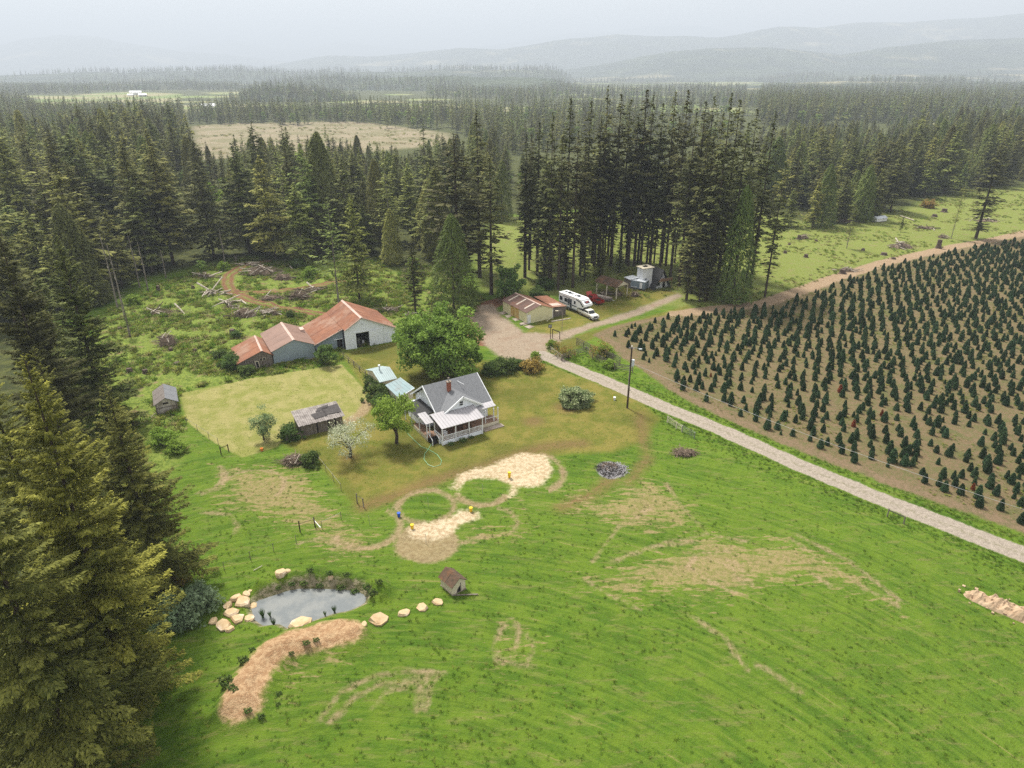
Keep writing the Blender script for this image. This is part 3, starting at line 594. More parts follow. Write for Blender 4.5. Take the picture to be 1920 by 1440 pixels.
def egg(seed, w, n, mat, sz=.75):
    r = np.random.default_rng(seed); h = MIDH; t = r.random(n) ** 1.15; z = h * (.03 + .97 * t); a = r.random(n) * 6.283
    rad = h * w * np.minimum(1, 1.1 * (1 - t) ** .58) * (.62 + .38 * r.random(n) ** .35) * (1 + .10 * np.sin(a * 3 + z * .4) + .10 * np.sin(a * 7 - z * .9)) + .05
    c = np.stack([rad * np.cos(a), rad * np.sin(a), z], 1); o_ = np.stack([np.cos(a), np.sin(a), np.full(n, .1)], 1)
    d = o_ * .7 + np.array([0, 0, -.55]) + .35 * r.standard_normal((n, 3)); nn = o_ + np.array([0, 0, .8]) + .35 * r.standard_normal((n, 3)); S = sz * (.5 + .8 * r.random(n))
    V, Q = quads_from(c, d, nn, S * 1.5, S * .6); crown = np_mesh('crown', V, Q, [mat], np.clip(r.random(n) * .7 + .3 * (.5 + .5 * np.sin(a * 5 + z)), 0, 1))
    me = bpy.data.meshes.new('trunk'); mb = MB().tube([(0, 0, -.3), (0, 0, h * .9)], .45, 7, .08); me.from_pydata(mb.v, [], mb.f); me.materials.append(M['bark']); return crown, me
for i in range(3): VAR['cedar%d' % i] = egg(170 + i, [.25, .20, .17][i], 5200, ['cedar', 'cedar', 'fir_green'][i])
for i in range(0): VAR['cedar%d' % i] = conifer(70 + i, MIDH, 6.6, 0.03, 320, 0.12, 0.72, 0.55, 0.10, 0.40, 1.0, 'cedar', tr=0.4, stubs=2)
for i in range(3): VAR['low%d' % i] = conifer(90 + i, MIDH, 6.0, 0.08, 80, 0.42, 1.3, 0.85, 0.22, 0.25, 1.0, 'fir_green', tr=0.3, stubs=0)
VAR['lowd'] = conifer(95, MIDH, 4.6, 0.10, 60, 0.45, 1.3, 0.8, 0.22, 0.25, 1.0, 'fir_dark', tr=0.3, stubs=0)

HERO = [conifer(200, 30, 6.6, 0.04, 420, 0.024, 0.23, 0.72, 0.22, 0.10, 1.0, 'fir_gold', tr=0.42, stubs=40, fan=0.20, gam=1.7),
        conifer(201, 30, 6.2, 0.05, 400, 0.026, 0.23, 0.78, 0.20, 0.12, 1.0, 'fir_olive', tr=0.40, stubs=40, fan=0.20, gam=1.6),
        conifer(202, 30, 6.0, 0.03, 400, 0.030, 0.30, 0.80, 0.22, 0.12, 1.0, 'fir_green', tr=0.42, stubs=20, fan=0.22, gam=2.4)]

# hero trees: (mesh, top px, foot row, width factor, label)
heroes = [
 (0, (40, 655), 1330, 0.72, 'huge golden green fir filling the lower left corner of the view'),
 (1, (196, 712), 1110, 1.02, 'olive green fir right of the huge corner fir, its foot above the grey shrub bank'),
 (2, (103, 432), 800, 0.9, 'dark spreading fir with a pointed top, left of the stump clearing'),
 (2, (-8, 425), 870, 0.85, 'dark fir cut by the left edge, behind the golden firs'),
 (0, (-40, 680), 1180, 0.75, 'golden fir behind the corner fir at the left edge'),
 (1, (-120, 760), 1480, 0.9, 'dark green fir at the bottom left corner, mostly outside the view'),
 (1, (90, 900), 1330, 0.80, 'shaded fir at the very bottom left, in front of the corner fir'),
 (0, (212, 745), 960, 0.6, 'small golden fir beside the white shed corner of the clearing'),
 (1, (60, 640), 1010, 0.7, 'olive fir standing between the two golden firs at left'),
]
def pxof(x, y, z=0):
    dz = z - CAM_H; f = y * CT - dz * ST; return (round(960 + F * x / f), round(720 - F * (y * ST + dz * CT) / f))
for mi, (tx, ty), by, wf, lab in heroes:
    x_, y_, h_ = by_top(tx, ty, by); s_ = h_ / 30.0
    place_tree('fir_tree', HERO[mi], lab, 'fir tree', x_, y_, s_ * wf * max(1, 0.9 / s_ ** 0.5), sz=s_)

# named middle conifers
mids = [
 ('cedar0', (845, 402), 588, .98, 'round dense green cedar right behind the white barn'),
 ('tall3', (770, 440), 585, 1.5, 'dark low fir just left of the round cedar'),
 ('thin0', (613, 368), 572, 1.3, 'thin yellowish fir with bare lower trunk, behind the white barn roof'),
 ('dense1', (655, 362), 562, 0.85, 'slim green fir right of the thin yellowish fir behind the barn'),
 ('tall0', (893, 202), 520, 1.35, 'tallest dark fir of the clump left of the grove, with a bare trunk'),
 ('tall3', (850, 240), 545, 1.9, 'broad dark fir behind the round cedar'),
 ('tall1', (918, 290), 552, 1.5, 'dark fir with bare trunk beside the dirt turnaround'),
 ('tall2', (868, 260), 500, 1.2, 'dark fir half hidden in the clump behind the round cedar'),
 ('cedar1', (1402, 350), 566, .8, 'low brownish cedar at the right corner of the tall grove'),
 ('tall3', (1882, 262), 446, 1.75, 'dark fir with one sided heavy branches at the right edge'),
 ('thin1', (1812, 340), 447, 0.9, 'small ragged fir left of the dark fir at the right edge'),
 ('thin2', (1606, 375), 466, 1.2, 'leaning thin fir with bare double trunk in the right meadow'),
 ('dense3', (1540, 330), 428, 1.0, 'grey green fir at the meadow edge behind the slash pile'),
 ('dense0', (1660, 305), 412, 1.0, 'bushy fir at the corner of the right forest'),
 ('dense0', (1696, 402), 434, 0.8, 'very small lone fir seedling in the right meadow'),
 ('dense0', (22, 500), 760, 1.0, 'dark fir filling the gap above the golden fir at the left edge'),
 ('dense1', (64, 505), 730, 1.0, 'dark fir between the left edge and the spreading pointed fir'),
 ('thin1', (228, 560), 632, 1.0, 'small snag like fir with bare top in the stump clearing'),
]
for v, (tx, ty), by, wf, lab in mids:
    x_, y_, h_ = by_top(tx, ty, by); s_ = h_ / MIDH
    place_tree('fir_tree', VAR[v], lab, 'fir tree', x_, y_, s_ * wf, sz=s_)

# the grove of tall firs
grove_tops = [(1037,205),(1071,178),(1085,240),(1109,185),(1141,156),(1166,172),(1183,182),(1214,163),(1227,168),(1245,190),(1268,168),(1292,164),(1308,200),(1325,185),(1341,176),(1358,205),(1374,168),(1390,180),(1405,225),(1422,198),(1456,203),(1012,225),(997,250),(1055,250),(1128,215),(1198,215),(1275,215),(1160,235),(1240,240),(1440,250),(1100,270),(1330,240),(1475,300),(985,300),(1025,290)]
gi = 0
for j, (tx, ty) in enumerate(grove_tops):
    by = [545, 520, 535, 505, 528, 512, 490, 540][j % 8] + random.uniform(-6, 6)
    if tx > 1250: by += 14
    if 1110 < tx < 1288: by = min(by, 500)
    x_, y_, h_ = by_top(tx, ty, by); s_ = h_ / MIDH; v = ['tall0', 'tall1', 'tall2', 'tall1'][j % 4]
    place_tree('fir_tree', VAR[v], 'tall dark fir with bare lower trunk in the central grove behind the parked camper', 'fir tree', x_, y_, s_ * random.uniform(0.85, 1.1), sz=s_, group='tall firs of the central grove')
for j in range(34):        # shorter ones between them
    tx = random.uniform(985, 1470); by = random.uniform(478, 530) + (18 if tx > 1260 else 0); ty = random.uniform(230, 330)
    if 1110 < tx < 1288: by = min(by, 495)
    x_, y_, h_ = by_top(tx, ty, by); s_ = h_ / MIDH
    place_tree('fir_tree', VAR[random.choice(['tall0', 'tall2', 'thin0', 'tall1'])], 'lower thin fir between the tall trunks of the central grove', 'fir tree', x_, y_, s_ * random.uniform(0.8, 1.3), sz=s_, group='lower firs of the central grove')
for (tx, ty, by) in [(1305, 400, 562), (1345, 380, 560), (1322, 470, 566), (1335, 455, 566)]:
    x_, y_, h_ = by_top(tx, ty, by); place_tree('fir_tree', VAR['tall3'], 'low dark fir with branches to the ground at the roadside edge of the grove', 'fir tree', x_, y_, h_ / MIDH * 1.7, sz=h_ / MIDH, group='low firs at the roadside edge of the grove')
for (tx, ty, by) in [(1100, 430, 528), (1130, 440, 520), (1060, 430, 535), (1020, 440, 540), (1165, 450, 512)]:
    x_, y_, h_ = by_top(tx, ty, by); place_tree('fir_tree', VAR['tall3'], 'low dark fir filling the shade behind the parked camper and the pole shelter', 'fir tree', x_, y_, h_ / MIDH * 1.8, sz=h_ / MIDH, group='low firs behind the camper')

# forests: feet sampled in the plan, height capped by the skyline the photograph shows
def scatter(poly_px, spacing, jitter=0.9):
    P = Gs(poly_px); lo, hi = P.min(0), P.max(0)
    xs = np.arange(lo[0], hi[0], spacing); ys = np.arange(lo[1], hi[1], spacing); A, B = np.meshgrid(xs, ys)
    A = A.ravel() + RNG.uniform(-1, 1, A.size) * spacing * jitter * 0.5; B = B.ravel() + RNG.uniform(-1, 1, B.size) * spacing * jitter * 0.5
    k = inside(A, B, P); return A[k], B[k]
def skycap(x, y, h, sky):
    px = 960 + F * x / (y * CT + (CAM_H - 15) * ST); ty = np.interp(px, *zip(*sky)) + RNG.normal(0, 13, len(x)) * np.where(y < 300, 1.6, 1)
    k = (720 - ty) / F; cap = (k * y * CT - y * ST) / (CT + k * ST) + CAM_H
    return np.minimum(h, cap)
left_sky = [(-200,205),(0,205),(60,215),(100,235),(160,192),(230,190),(290,196),(335,212),(360,240),(375,280),(430,290),(480,272),(560,265),(640,268),(700,275),(780,288),(830,265),(900,250),(2300,200)]
stands = [
 ('left', [(-120,640),(150,590),(215,560),(262,524),(340,524),(400,500),(480,492),(560,492),(700,488),(800,510),(850,500),(850,400),(960,360),(960,300),(800,305),(560,305),(430,318),(375,330),(340,270),(-250,270)], 9.0, left_sky, (14, 36)),
 ('behind', [(860,520),(870,440),(1000,408),(1440,412),(1440,330),(900,330)], 10.5, [(0,250),(900,260),(1000,300),(1200,330),(1460,310),(2300,300)], (14, 24)),
 ('right', [(1440,432),(1560,428),(1690,398),(1760,368),(1920,342),(2150,315),(2150,235),(1420,235)], 8.0, [(0,250),(1440,262),(1500,235),(1560,240),(1650,245),(1750,225),(1820,205),(1920,205),(2300,205)], (12, 29)),
]
allT = []
for nm, poly, sp, sky, (h0, h1) in stands:
    x_, y_ = scatter(poly, sp); h_ = RNG.uniform(h0, h1, len(x_)); h_ = skycap(x_, y_, h_, sky); k = h_ > 5
    # thinning by clumps
    k &= (vnoise(x_, y_, 26, 60) > (-0.38 if nm == 'left' else -0.22)) 
    for a, b, c in zip(x_[k], y_[k], h_[k]): allT.append((a, b, c, nm))
# far stands
def far_stand(poly_px, sp, hr):
    x_, y_ = scatter(poly_px, sp); h_ = RNG.uniform(*hr, len(x_)); return x_, y_, h_
fars = []
for poly, sp, hr in [
    ([(-250,272),(345,270),(350,215),(-250,205)], 10, (18, 27)),
    ([(355,232),(845,243),(900,270),(960,300),(1440,330),(1440,240),(860,215),(640,214),(355,212)], 10, (16, 25)),
    ([(1420,238),(2200,238),(2200,196),(1420,200)], 10, (20, 28)),
    ([(1000,225),(1500,215),(1500,190),(1000,195)], 12, (18, 26)),
    ([(-300,204),(60,203),(60,188),(-300,188)], 14, (18, 26)),
    ([(330,206),(480,208),(480,188),(330,190)], 15, (14, 22)),
    ([(840,212),(1000,205),(1000,190),(840,195)], 14, (18, 26)),
    ([(1410,190),(2300,190),(2300,168),(1430,170)], 16, (20, 28)),
    ([(-300,182),(170,180),(170,166),(-300,166)], 18, (18, 26)),
    ([(170,172),(450,170),(450,162),(170,162)], 20, (18, 26)),
    ([(800,186),(1400,184),(1400,166),(800,168)], 19, (18, 26))]:
    a, b, c = far_stand(poly, sp, hr); k = vnoise(a, b, 150, 61) + 0.4 * vnoise(a, b, 45, 62) > np.where(b > 900, -0.02, -0.2)
    fars.append((a[k], b[k], c[k], np.zeros(k.sum())))
# trees on the low ridges
for D, w, ol in RIDGES[4:]:
    wd_ = D * 0.62; n = 5200
    a = RNG.uniform(-wd_, wd_, n); b = RNG.uniform(D - 1.6 * w, D + 0.6 * w, n); z_ = hillz(a, b); k = (z_ > -6) & (vnoise(a, b, 380, 63) > -0.05)
    fars.append((a[k], b[k], np.full(k.sum(), 22.0) * RNG.uniform(0.8, 1.25, k.sum()) * (1.0 if D < 3000 else 1.25), z_[k]))
FX, FY, FH, FZ = [np.concatenate([f[i] for f in fars]) for i in range(4)]

# a grassy gap keeps the near clearing free
T = allT
T.sort(key=lambda q: q[1]); 
lab = {'left': ('fir at the near edge of the dense forest left of the clearing', 'firs along the left forest'),
       'behind': ('fir standing behind the tall central grove', 'firs behind the central grove'),
       'right': ('fir along the edge of the forest beyond the right meadow', 'firs along the right forest')}
quota = {'left': 120, 'behind': 14, 'right': 55}; rest = []; INDIV = []
for a, b, c, nm in T:
    if quota[nm] > 0 and c > 9:
        quota[nm] -= 1
        v = random.choice(['dense0', 'dense1', 'dense2', 'dense3', 'dense4', 'tall3', 'cedar2', 'dense4', 'dense0', 'dense1'] + (['tall0', 'thin0', 'thin1', 'thin2', 'tall1', 'thin0', 'tall2'] if nm == 'left' else ['thin2', 'cedar1', 'tall3', 'dense3']))
        s_ = c / MIDH; o = place_tree('fir_tree', VAR[v], lab[nm][0], 'fir tree', a, b, s_ * random.uniform(1.0, 1.45), sz=s_, group=lab[nm][1], tilt=0.02); INDIV.append((nm, v, o))
    else: rest.append((a, b, c))

TENS = ['', '', 'twenty', 'thirty', 'forty', 'fifty', 'sixty', 'seventy', 'eighty', 'ninety']; ONES = 'first second third fourth fifth sixth seventh eighth ninth tenth eleventh twelfth thirteenth fourteenth fifteenth sixteenth seventeenth eighteenth nineteenth'.split()
def ordinal(n): return ONES[n - 1] if n < 20 else ({20: 'twentieth', 30: 'thirtieth', 40: 'fortieth', 50: 'fiftieth', 60: 'sixtieth', 70: 'seventieth', 80: 'eightieth', 90: 'ninetieth'}.get(n) or TENS[n // 10] + '-' + ONES[n % 10 - 1])
def name_row(objs, fmt):
    for i, o in enumerate(sorted(objs, key=lambda o: o.location.x / (o.location.y * CT + CAM_H * ST))): o['label'] = fmt.format(ordinal(i + 1))
SHAPE = {'dense': 'bushy green firs', 'tall': 'tall dark firs', 'thin': 'thin pale trunked firs', 'cedar': 'pointed cedar like firs'}
for nm, place in (('left', 'behind the clearing'), ('right', 'beyond the right meadow'), ('behind', 'behind the central grove')):
    for sh, words in SHAPE.items():
        objs = [o for n_, v, o in INDIV if n_ == nm and v.startswith(sh)]; name_row(objs, '{} of the ' + words + ' ' + place + ', counted from the left')
name_row([o for o in bpy.data.objects if o.get('group') == 'tall firs of the central grove'], '{} tall dark bare trunked fir from the left in the grove')
name_row([o for o in bpy.data.objects if o.get('group') == 'lower firs of the central grove'], '{} lower fir from the left between the trunks of the central grove')
name_row([o for o in bpy.data.objects if o.get('group') == 'low firs at the roadside edge of the grove'], '{} low dark fir from the left at the roadside edge of the grove')
name_row([o for o in bpy.data.objects if o.get('group') == 'low firs behind the camper'], '{} low dark fir from the left in the shade behind the camper')

# geometry-node scatter: ONE object of kind stuff for what nobody could count
def scatter_stuff(name, label, cat, pts, scl, protos, vid=None, rz=None):
    n = len(pts); me = bpy.data.meshes.new(name); me.vertices.add(n); me.vertices.foreach_set('co', np.asarray(pts, np.float32).ravel())
    vid = RNG.integers(0, len(protos), n) if vid is None else vid
    for k, ty, v in (('vid', 'INT', vid), ('sc', 'FLOAT', scl), ('rz', 'FLOAT', RNG.random(n) * 6.283 if rz is None else rz)):
        a = me.attributes.new(k, ty, 'POINT'); a.data.foreach_set('value', np.asarray(v, np.int32 if ty == 'INT' else np.float32))
    o = tag(link(name, me), label, cat, kind='stuff')
    ng = bpy.data.node_groups.new(name, 'GeometryNodeTree'); ng.interface.new_socket('Geometry', in_out='INPUT', socket_type='NodeSocketGeometry'); ng.interface.new_socket('Geometry', in_out='OUTPUT', socket_type='NodeSocketGeometry')
    N = ng.nodes; gi_ = N.new('NodeGroupInput'); go = N.new('NodeGroupOutput'); jn = N.new('GeometryNodeJoinGeometry')
    def named(k, ty): q = N.new('GeometryNodeInputNamedAttribute'); q.data_type = ty; q.inputs[0].default_value = k; return q.outputs[0]
    vi, s_, r_ = named('vid', 'INT'), named('sc', 'FLOAT'), named('rz', 'FLOAT')
    cx = N.new('ShaderNodeCombineXYZ'); ng.links.new(r_, cx.inputs[2]); er = N.new('FunctionNodeEulerToRotation'); ng.links.new(cx.outputs[0], er.inputs[0])
    for i, objs in enumerate(protos):
        cmp_ = N.new('FunctionNodeCompare'); cmp_.data_type = 'INT'; cmp_.operation = 'EQUAL'; ng.links.new(vi, cmp_.inputs[2]); cmp_.inputs[3].default_value = i
        ip = N.new('GeometryNodeInstanceOnPoints'); ng.links.new(gi_.outputs[0], ip.inputs['Points']); ng.links.new(cmp_.outputs[0], ip.inputs['Selection'])
        j2 = N.new('GeometryNodeJoinGeometry')
        for ob in objs:
            oi = N.new('GeometryNodeObjectInfo'); oi.inputs[0].default_value = ob; oi.transform_space = 'ORIGINAL'; ng.links.new(oi.outputs['Geometry'], j2.inputs[0])
        ng.links.new(j2.outputs[0], ip.inputs['Instance']); ng.links.new(er.outputs[0], ip.inputs['Rotation']); ng.links.new(s_, ip.inputs['Scale'])
        ng.links.new(ip.outputs[0], jn.inputs[0])
    ng.links.new(jn.outputs[0], go.inputs[0]); md = o.modifiers.new('scatter', 'NODES'); md.node_group = ng
    return o
# one placed individual of each kind serves as the source of the masses
def proto_tree(v, tx, ty, by, lab_, wf=1.0):
    x_, y_, h_ = by_top(tx, ty, by); s_ = h_ / MIDH
    o = place_tree('fir_tree', VAR[v], lab_, 'fir tree', x_, y_, s_ * wf, sz=s_); return list(o.children)
pr = {}
for v, tx, ty, by, lb in [('dense0', 560, 265, 470, 'dark fir standing behind the log piles at the top of the dirt track'), ('dense1', 470, 225, 420, 'tall fir rising above the forest left of the far clearing'),
        ('tall3', 525, 225, 425, 'tall ragged fir rising above the forest in front of the far clearing'), ('thin1', 620, 280, 460, 'thin fir above the fallen trunks of the clearing'),
        ('cedar2', 700, 300, 455, 'pointed green cedar in the forest right of the dirt track'), ('low0', 792, 225, 400, 'lone tall fir before the far clearing right end'),
        ('low1', 345, 212, 330, 'tall fir at the left corner of the far clearing'), ('low2', 1738, 195, 330, 'tall fir rising above the right forest'), ('lowd', 1600, 220, 330, 'dark fir rising above the right forest')]:
    pr[v] = proto_tree(v, tx, ty, by, lb)
# deciduous crowns
def decid(seed, w, h, nc, nl, leaf, mat, trunk=True, base=0.25, bark='bark', flat=1.0, droop=0.0, clump=0.22, tr=0.25):
    """crown of leaf clumps spread through an uneven ellipsoid of half-width w from base*h to h"""
    r = np.random.default_rng(seed); zc = h * (base + 1) / 2; hh = h * (1 - base) / 2
    u = r.standard_normal((nc, 3)); u /= np.linalg.norm(u, axis=1, keepdims=True); rad = r.random((nc, 1)) ** 0.38
    lob = 1 + 0.20 * np.sin(3 * np.arctan2(u[:, 1], u[:, 0]) + seed)[:, None] * (1 - np.abs(u[:, 2:])) + 0.12 * r.standard_normal((nc, 1))
    C = u * rad * lob * np.array([w, w, hh]) * 0.86; C[:, 2] += zc
    ci = np.repeat(np.arange(nc), nl); cr = w * clump * (0.7 + 0.7 * r.random(nc))[ci]
    q = r.standard_normal((len(ci), 3)); q /= np.linalg.norm(q, axis=1, keepdims=True); q[:, 2] = q[:, 2] * 0.75 * flat
    P_ = C[ci] + q * (cr * r.random(len(ci)) ** 0.4)[:, None]; P_[:, 2] -= droop * np.hypot(P_[:, 0], P_[:, 1]) * 0.5
    P_[:, 2] = np.maximum(P_[:, 2], 0.03)
    d = q + 0.8 * r.standard_normal(q.shape); n = r.standard_normal(q.shape) + np.array([0, 0, 1.3]) + q * 0.8
    if droop: d[:, 2] -= 1.2
    S = leaf * (0.6 + 0.8 * r.random(len(ci))); V, Q = quads_from(P_, d, n, S * 1.25, S * 0.8)
    rn = np.clip(0.55 * r.random(len(ci)) + 0.45 * r.random(nc)[ci], 0, 1)
    crown = np_mesh('crown', V, Q, [mat], rn); mb = MB()
    if trunk:
        mb.tube([(0, 0, -0.3), (0.05 * w, 0, h * base * 0.6), (0, 0.04 * w, h * (base + 0.15))], tr, 8, tr * 0.7)
        for k in range(9):
            c_ = C[r.integers(nc)]; m_ = Vector((c_[0] * 0.4, c_[1] * 0.4, (h * (base + 0.1) + c_[2]) / 2)); mb.tube([(0, 0, h * (base * 0.85 + 0.02 * k)), m_, tuple(c_)], tr * 0.42, 5, tr * 0.08)
    else:
        for k in range(14):
            c_ = C[r.integers(nc)]; mb.tube([(0.1 * c_[0], 0.1 * c_[1], -0.1), tuple(c_)], 0.04, 4, 0.015)
    me = bpy.data.meshes.new('trunk'); me.from_pydata(mb.v, [], mb.f); me.materials.append(M[bark])
    return crown, me
VAR['dec0'] = decid(300, 4.5, 12, 34, 34, 0.75, 'decid', tr=0.2)
VAR['dec1'] = decid(301, 4.0, 13, 30, 34, 0.75, 'lime', tr=0.2)
dd = []
for v, px, by, ty, lb in [('dec0', 1575, 400, 345, 'pale leafy tree at the edge of the right forest'), ('dec1', 775, 520, 478, 'bright green leafy shrub tree in front of the forest behind the barn'), ('dec0', 380, 520, 487, 'light green leafy bush at the forest edge by the dirt track'),
        ('dec1', 1822, 330, 285, 'bright leafy tree among the firs of the right forest'), ('dec0', 60, 300, 262, 'pale leafy tree in the left forest near the left edge')]:
    x_, y_ = G(px, by); h_ = ZH(by, ty); o = place_tree('leafy_tree', VAR[v], lb, 'tree', x_, y_, h_ / 12.5); dd.append(list(o.children))
rest = np.array(rest)
pl = [pr['dense0'], pr['dense1'], pr['tall3'], pr['thin1'], pr['cedar2'], dd[0], dd[1]]
rv_ = RNG.choice(7, len(rest), p=[.27, .25, .11, .09, .12, .10, .06]); scl = rest[:, 2] / MIDH
scl = np.where(rv_ >= 5, rest[:, 2] / 26, scl)
scatter_stuff('forest', 'dense mixed fir forest behind the clearing and the meadow', 'forest', np.column_stack([rest[:, 0], rest[:, 1], hgt(rest[:, 0], rest[:, 1])]), scl, pl, rv_)
rv_ = RNG.choice(4, len(FX), p=[.36, .33, .21, .10]); scl = FH / MIDH * 1.0; 
scatter_stuff('distant_forest', 'hazy distant fir woods out to the hills', 'forest', np.column_stack([FX, FY, FZ]), scl * np.where(rv_ == 3, 1.3, 1), [pr['low0'], pr['low1'], pr['lowd'], dd[1]], rv_)
print('forest', len(rest), 'far', len(FX))
#@@PART2
# ------------------------------------------------------------------ building helpers
def panels(parent, mat, A, B, C, D, n, m, th=0.06, name='roof_panel', gap=0.012):
    """A eave front, B ridge front, C ridge back, D eave back: n pieces along the ridge, m up the slope"""
    A, B, C, D = [Vector(q) for q in (A, B, C, D)]
    f = lambda s, t: (A.lerp(D, s)).lerp(B.lerp(C, s), t)
    for i in range(n):
        for j in range(m):
            lift = 0.012 * ((i * 7 + j * 3) % 3)
            q = [f(i / n + gap / n, j / m), f((i + 1) / n, j / m), f((i + 1) / n, (j + 1) / m), f(i / n + gap / n, (j + 1) / m)]
            MB().slab([v + Vector((0, 0, lift)) for v in q], th).build(name, mat, parent)
def frame_of(a, b):
    A, B = G(*a), G(*b); return A[0], A[1], math.atan2(B[1] - A[1], B[0] - A[0])
def wheel(parent, x, y, r, w=0.25, name='wheel', ztop=None):
    o = MB().tube([(x, y - w / 2, r), (x, y + w / 2, r)], r, 16).build(name, 'rubber', parent)
    MB().tube([(x, y - w / 2 - 0.012, r), (x, y + w / 2 + 0.012, r)], r * 0.55, 12).build('rim', 'steel', o); return o
def window(parent, x0, x1, z0, z1, y, frame='white', name='window'):
    o = bx(name, frame, parent, x0 - .06, x1 + .06, y - 0.05, y + 0.02, z0 - .06, z1 + .06)
    bx('pane', 'glass', o, x0, x1, y - 0.065, y - 0.04, z0, z1); return o

# ------------------------------------------------------------------ white barn
x0, y0, a0 = frame_of((649, 656.4), (743.8, 638.8))
t = thing('barn', 'big barn with white board front and rust red metal roof', 'barn', x0, y0, a0, z=0)
W, Dp = 10.55, 12.4; apx, apz, eL, eR, lowx, lowz = 3.6, 6.25, 4.15, 2.95, -6.0, 1.75
def wallz(x): return apz - 0.14 - (apz - eL) / apx * (apx - x) if x < apx else apz - 0.14 - (apz - eR) / (W - apx) * (x - apx)
dx0, dx1, dz = 2.25, 4.9, 3.05
for i in range(12):        # upright front boards
    a, b = i * W / 12, (i + 1) * W / 12
    pts_ = [a] + ([apx] if a < apx < b else []) + [b]
    segs = [(max(a, lo), min(b, hi), zb) for lo, hi, zb in ((0, dx0, 0), (dx0, dx1, dz), (dx1, W, 0)) if min(b, hi) > max(a, lo)]
    m = MB()
    for s0, s1, zb in segs:
        xs = [s0] + ([apx] if s0 < apx < s1 else []) + [s1]
        m.prism([(s0 + .01, zb - (0.1 if zb == 0 else 0)), (s1 - .01, zb - (0.1 if zb == 0 else 0))] + [(q, wallz(q)) for q in xs[::-1]], 'y', 0.0 - 0.006 * (i % 2), 0.12)
    m.build('wall_board', 'white_board', t)
MB().prism([(0.0, -.1), (W, -.1), (W, wallz(W)), (apx, wallz(apx)), (0.0, wallz(0))], 'y', Dp - 0.1, Dp).build('back_wall', 'white_board', t)
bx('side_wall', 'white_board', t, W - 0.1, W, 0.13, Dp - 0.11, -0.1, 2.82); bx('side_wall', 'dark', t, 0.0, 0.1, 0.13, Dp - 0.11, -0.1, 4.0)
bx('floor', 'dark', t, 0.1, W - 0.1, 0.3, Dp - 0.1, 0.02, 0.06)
bx('sliding_door', 'white_board', t, 4.92, 7.7, -0.13, -0.06, 0.05, 3.15); bx('door_rail', 'white', t, 2.0, 8.2, -0.10, -0.02, 3.16, 3.26)
o = bx('small_door', 'white_board', t, 8.6, 9.7, -0.10, -0.03, 0.05, 2.0); bx('handle', 'steel', o, 8.7, 8.76, -0.15, -0.10, 0.9, 1.1)
MB().tube([(apx, -0.05, 4.9), (apx, -0.5, 5.05), (apx, -0.55, 4.8)], 0.05, 6).build('barn_lamp', 'steel', t)
bx('stored_box', 'steel', t, 3.0, 3.6, 2.0, 2.6, 0.06, 1.3); bx('stored_box', 'white', t, 3.9, 4.3, 1.6, 2.0, 0.06, 0.7)
ov = -0.35
panels(t, 'rust', (0, ov, eL), (apx, ov, apz), (apx, Dp + .2, apz), (0, Dp + .2, eL), 5, 2, 0.07)
panels(t, 'rust', (lowx, 1.0, lowz), (0, 1.0, eL - 0.05), (0, Dp + .2, eL - 0.05), (lowx, Dp + .2, lowz), 5, 2, 0.07)
panels(t, 'rust', (W + .35, ov, eR - .14), (apx, ov, apz), (apx, Dp + .2, apz), (W + .35, Dp + .2, eR - .14), 5, 2, 0.07)
MB().prism([(apx - .28, apz - .10), (apx, apz + .08), (apx + .28, apz - .08), (apx, apz + .03)], 'y', ov - .03, Dp + .25).build('ridge_cap', 'ridge', t)
MB().slab([(lowx, 1.0, lowz), (lowx, 0.9, lowz), (0.1, 0.9, eL), (0.1, 1.0, eL)], .14).build('verge_board', 'ridge', t)
for s0, s1 in (((W + .36, eR - .12), (apx, apz + .02)), ((-0.03, eL + .01), (apx, apz + .02))):
    MB().slab([(s0[0], ov - .04, s0[1]), (s0[0], ov + .05, s0[1]), (s1[0], ov + .05, s1[1]), (s1[0], ov - .04, s1[1])], .16).build('verge_board', 'ridge', t)
m = MB().prism([(-5.6, 0), (-1.3, 0), (-1.3, 3.3), (-5.6, 1.75)], 'y', 1.3, 1.4); m.prism([(-0.2, 0), (0, 0), (0, 4.0), (-0.2, 3.9)], 'y', 1.3, 1.4); m.prism([(-1.3, 2.0), (-0.2, 2.0), (-0.2, 3.85), (-1.3, 3.3)], 'y', 1.3, 1.4)
m.build('lean_to_wall', 'greymetal', t); bx('door', 'dark', t, -1.25, -0.25, 1.5, 1.55, 0, 2.0); bx('lintel', 'white', t, -1.9, -0.05, 1.18, 1.29, 2.0, 2.12)
bx('side_wall', 'greymetal', t, -5.6, -5.5, 1.41, Dp, 0, 1.6)
for k in range(3): MB().slab([(-0.9 + .35 * k, 1.06, 3.75 + .13 * k), (-0.9 + .35 * k, 1.45, 3.75 + .13 * k), (-0.68 + .35 * k, 1.45, 3.86 + .13 * k), (-0.68 + .35 * k, 1.06, 3.86 + .13 * k)], .05).build('roof_hole', 'dark', t)
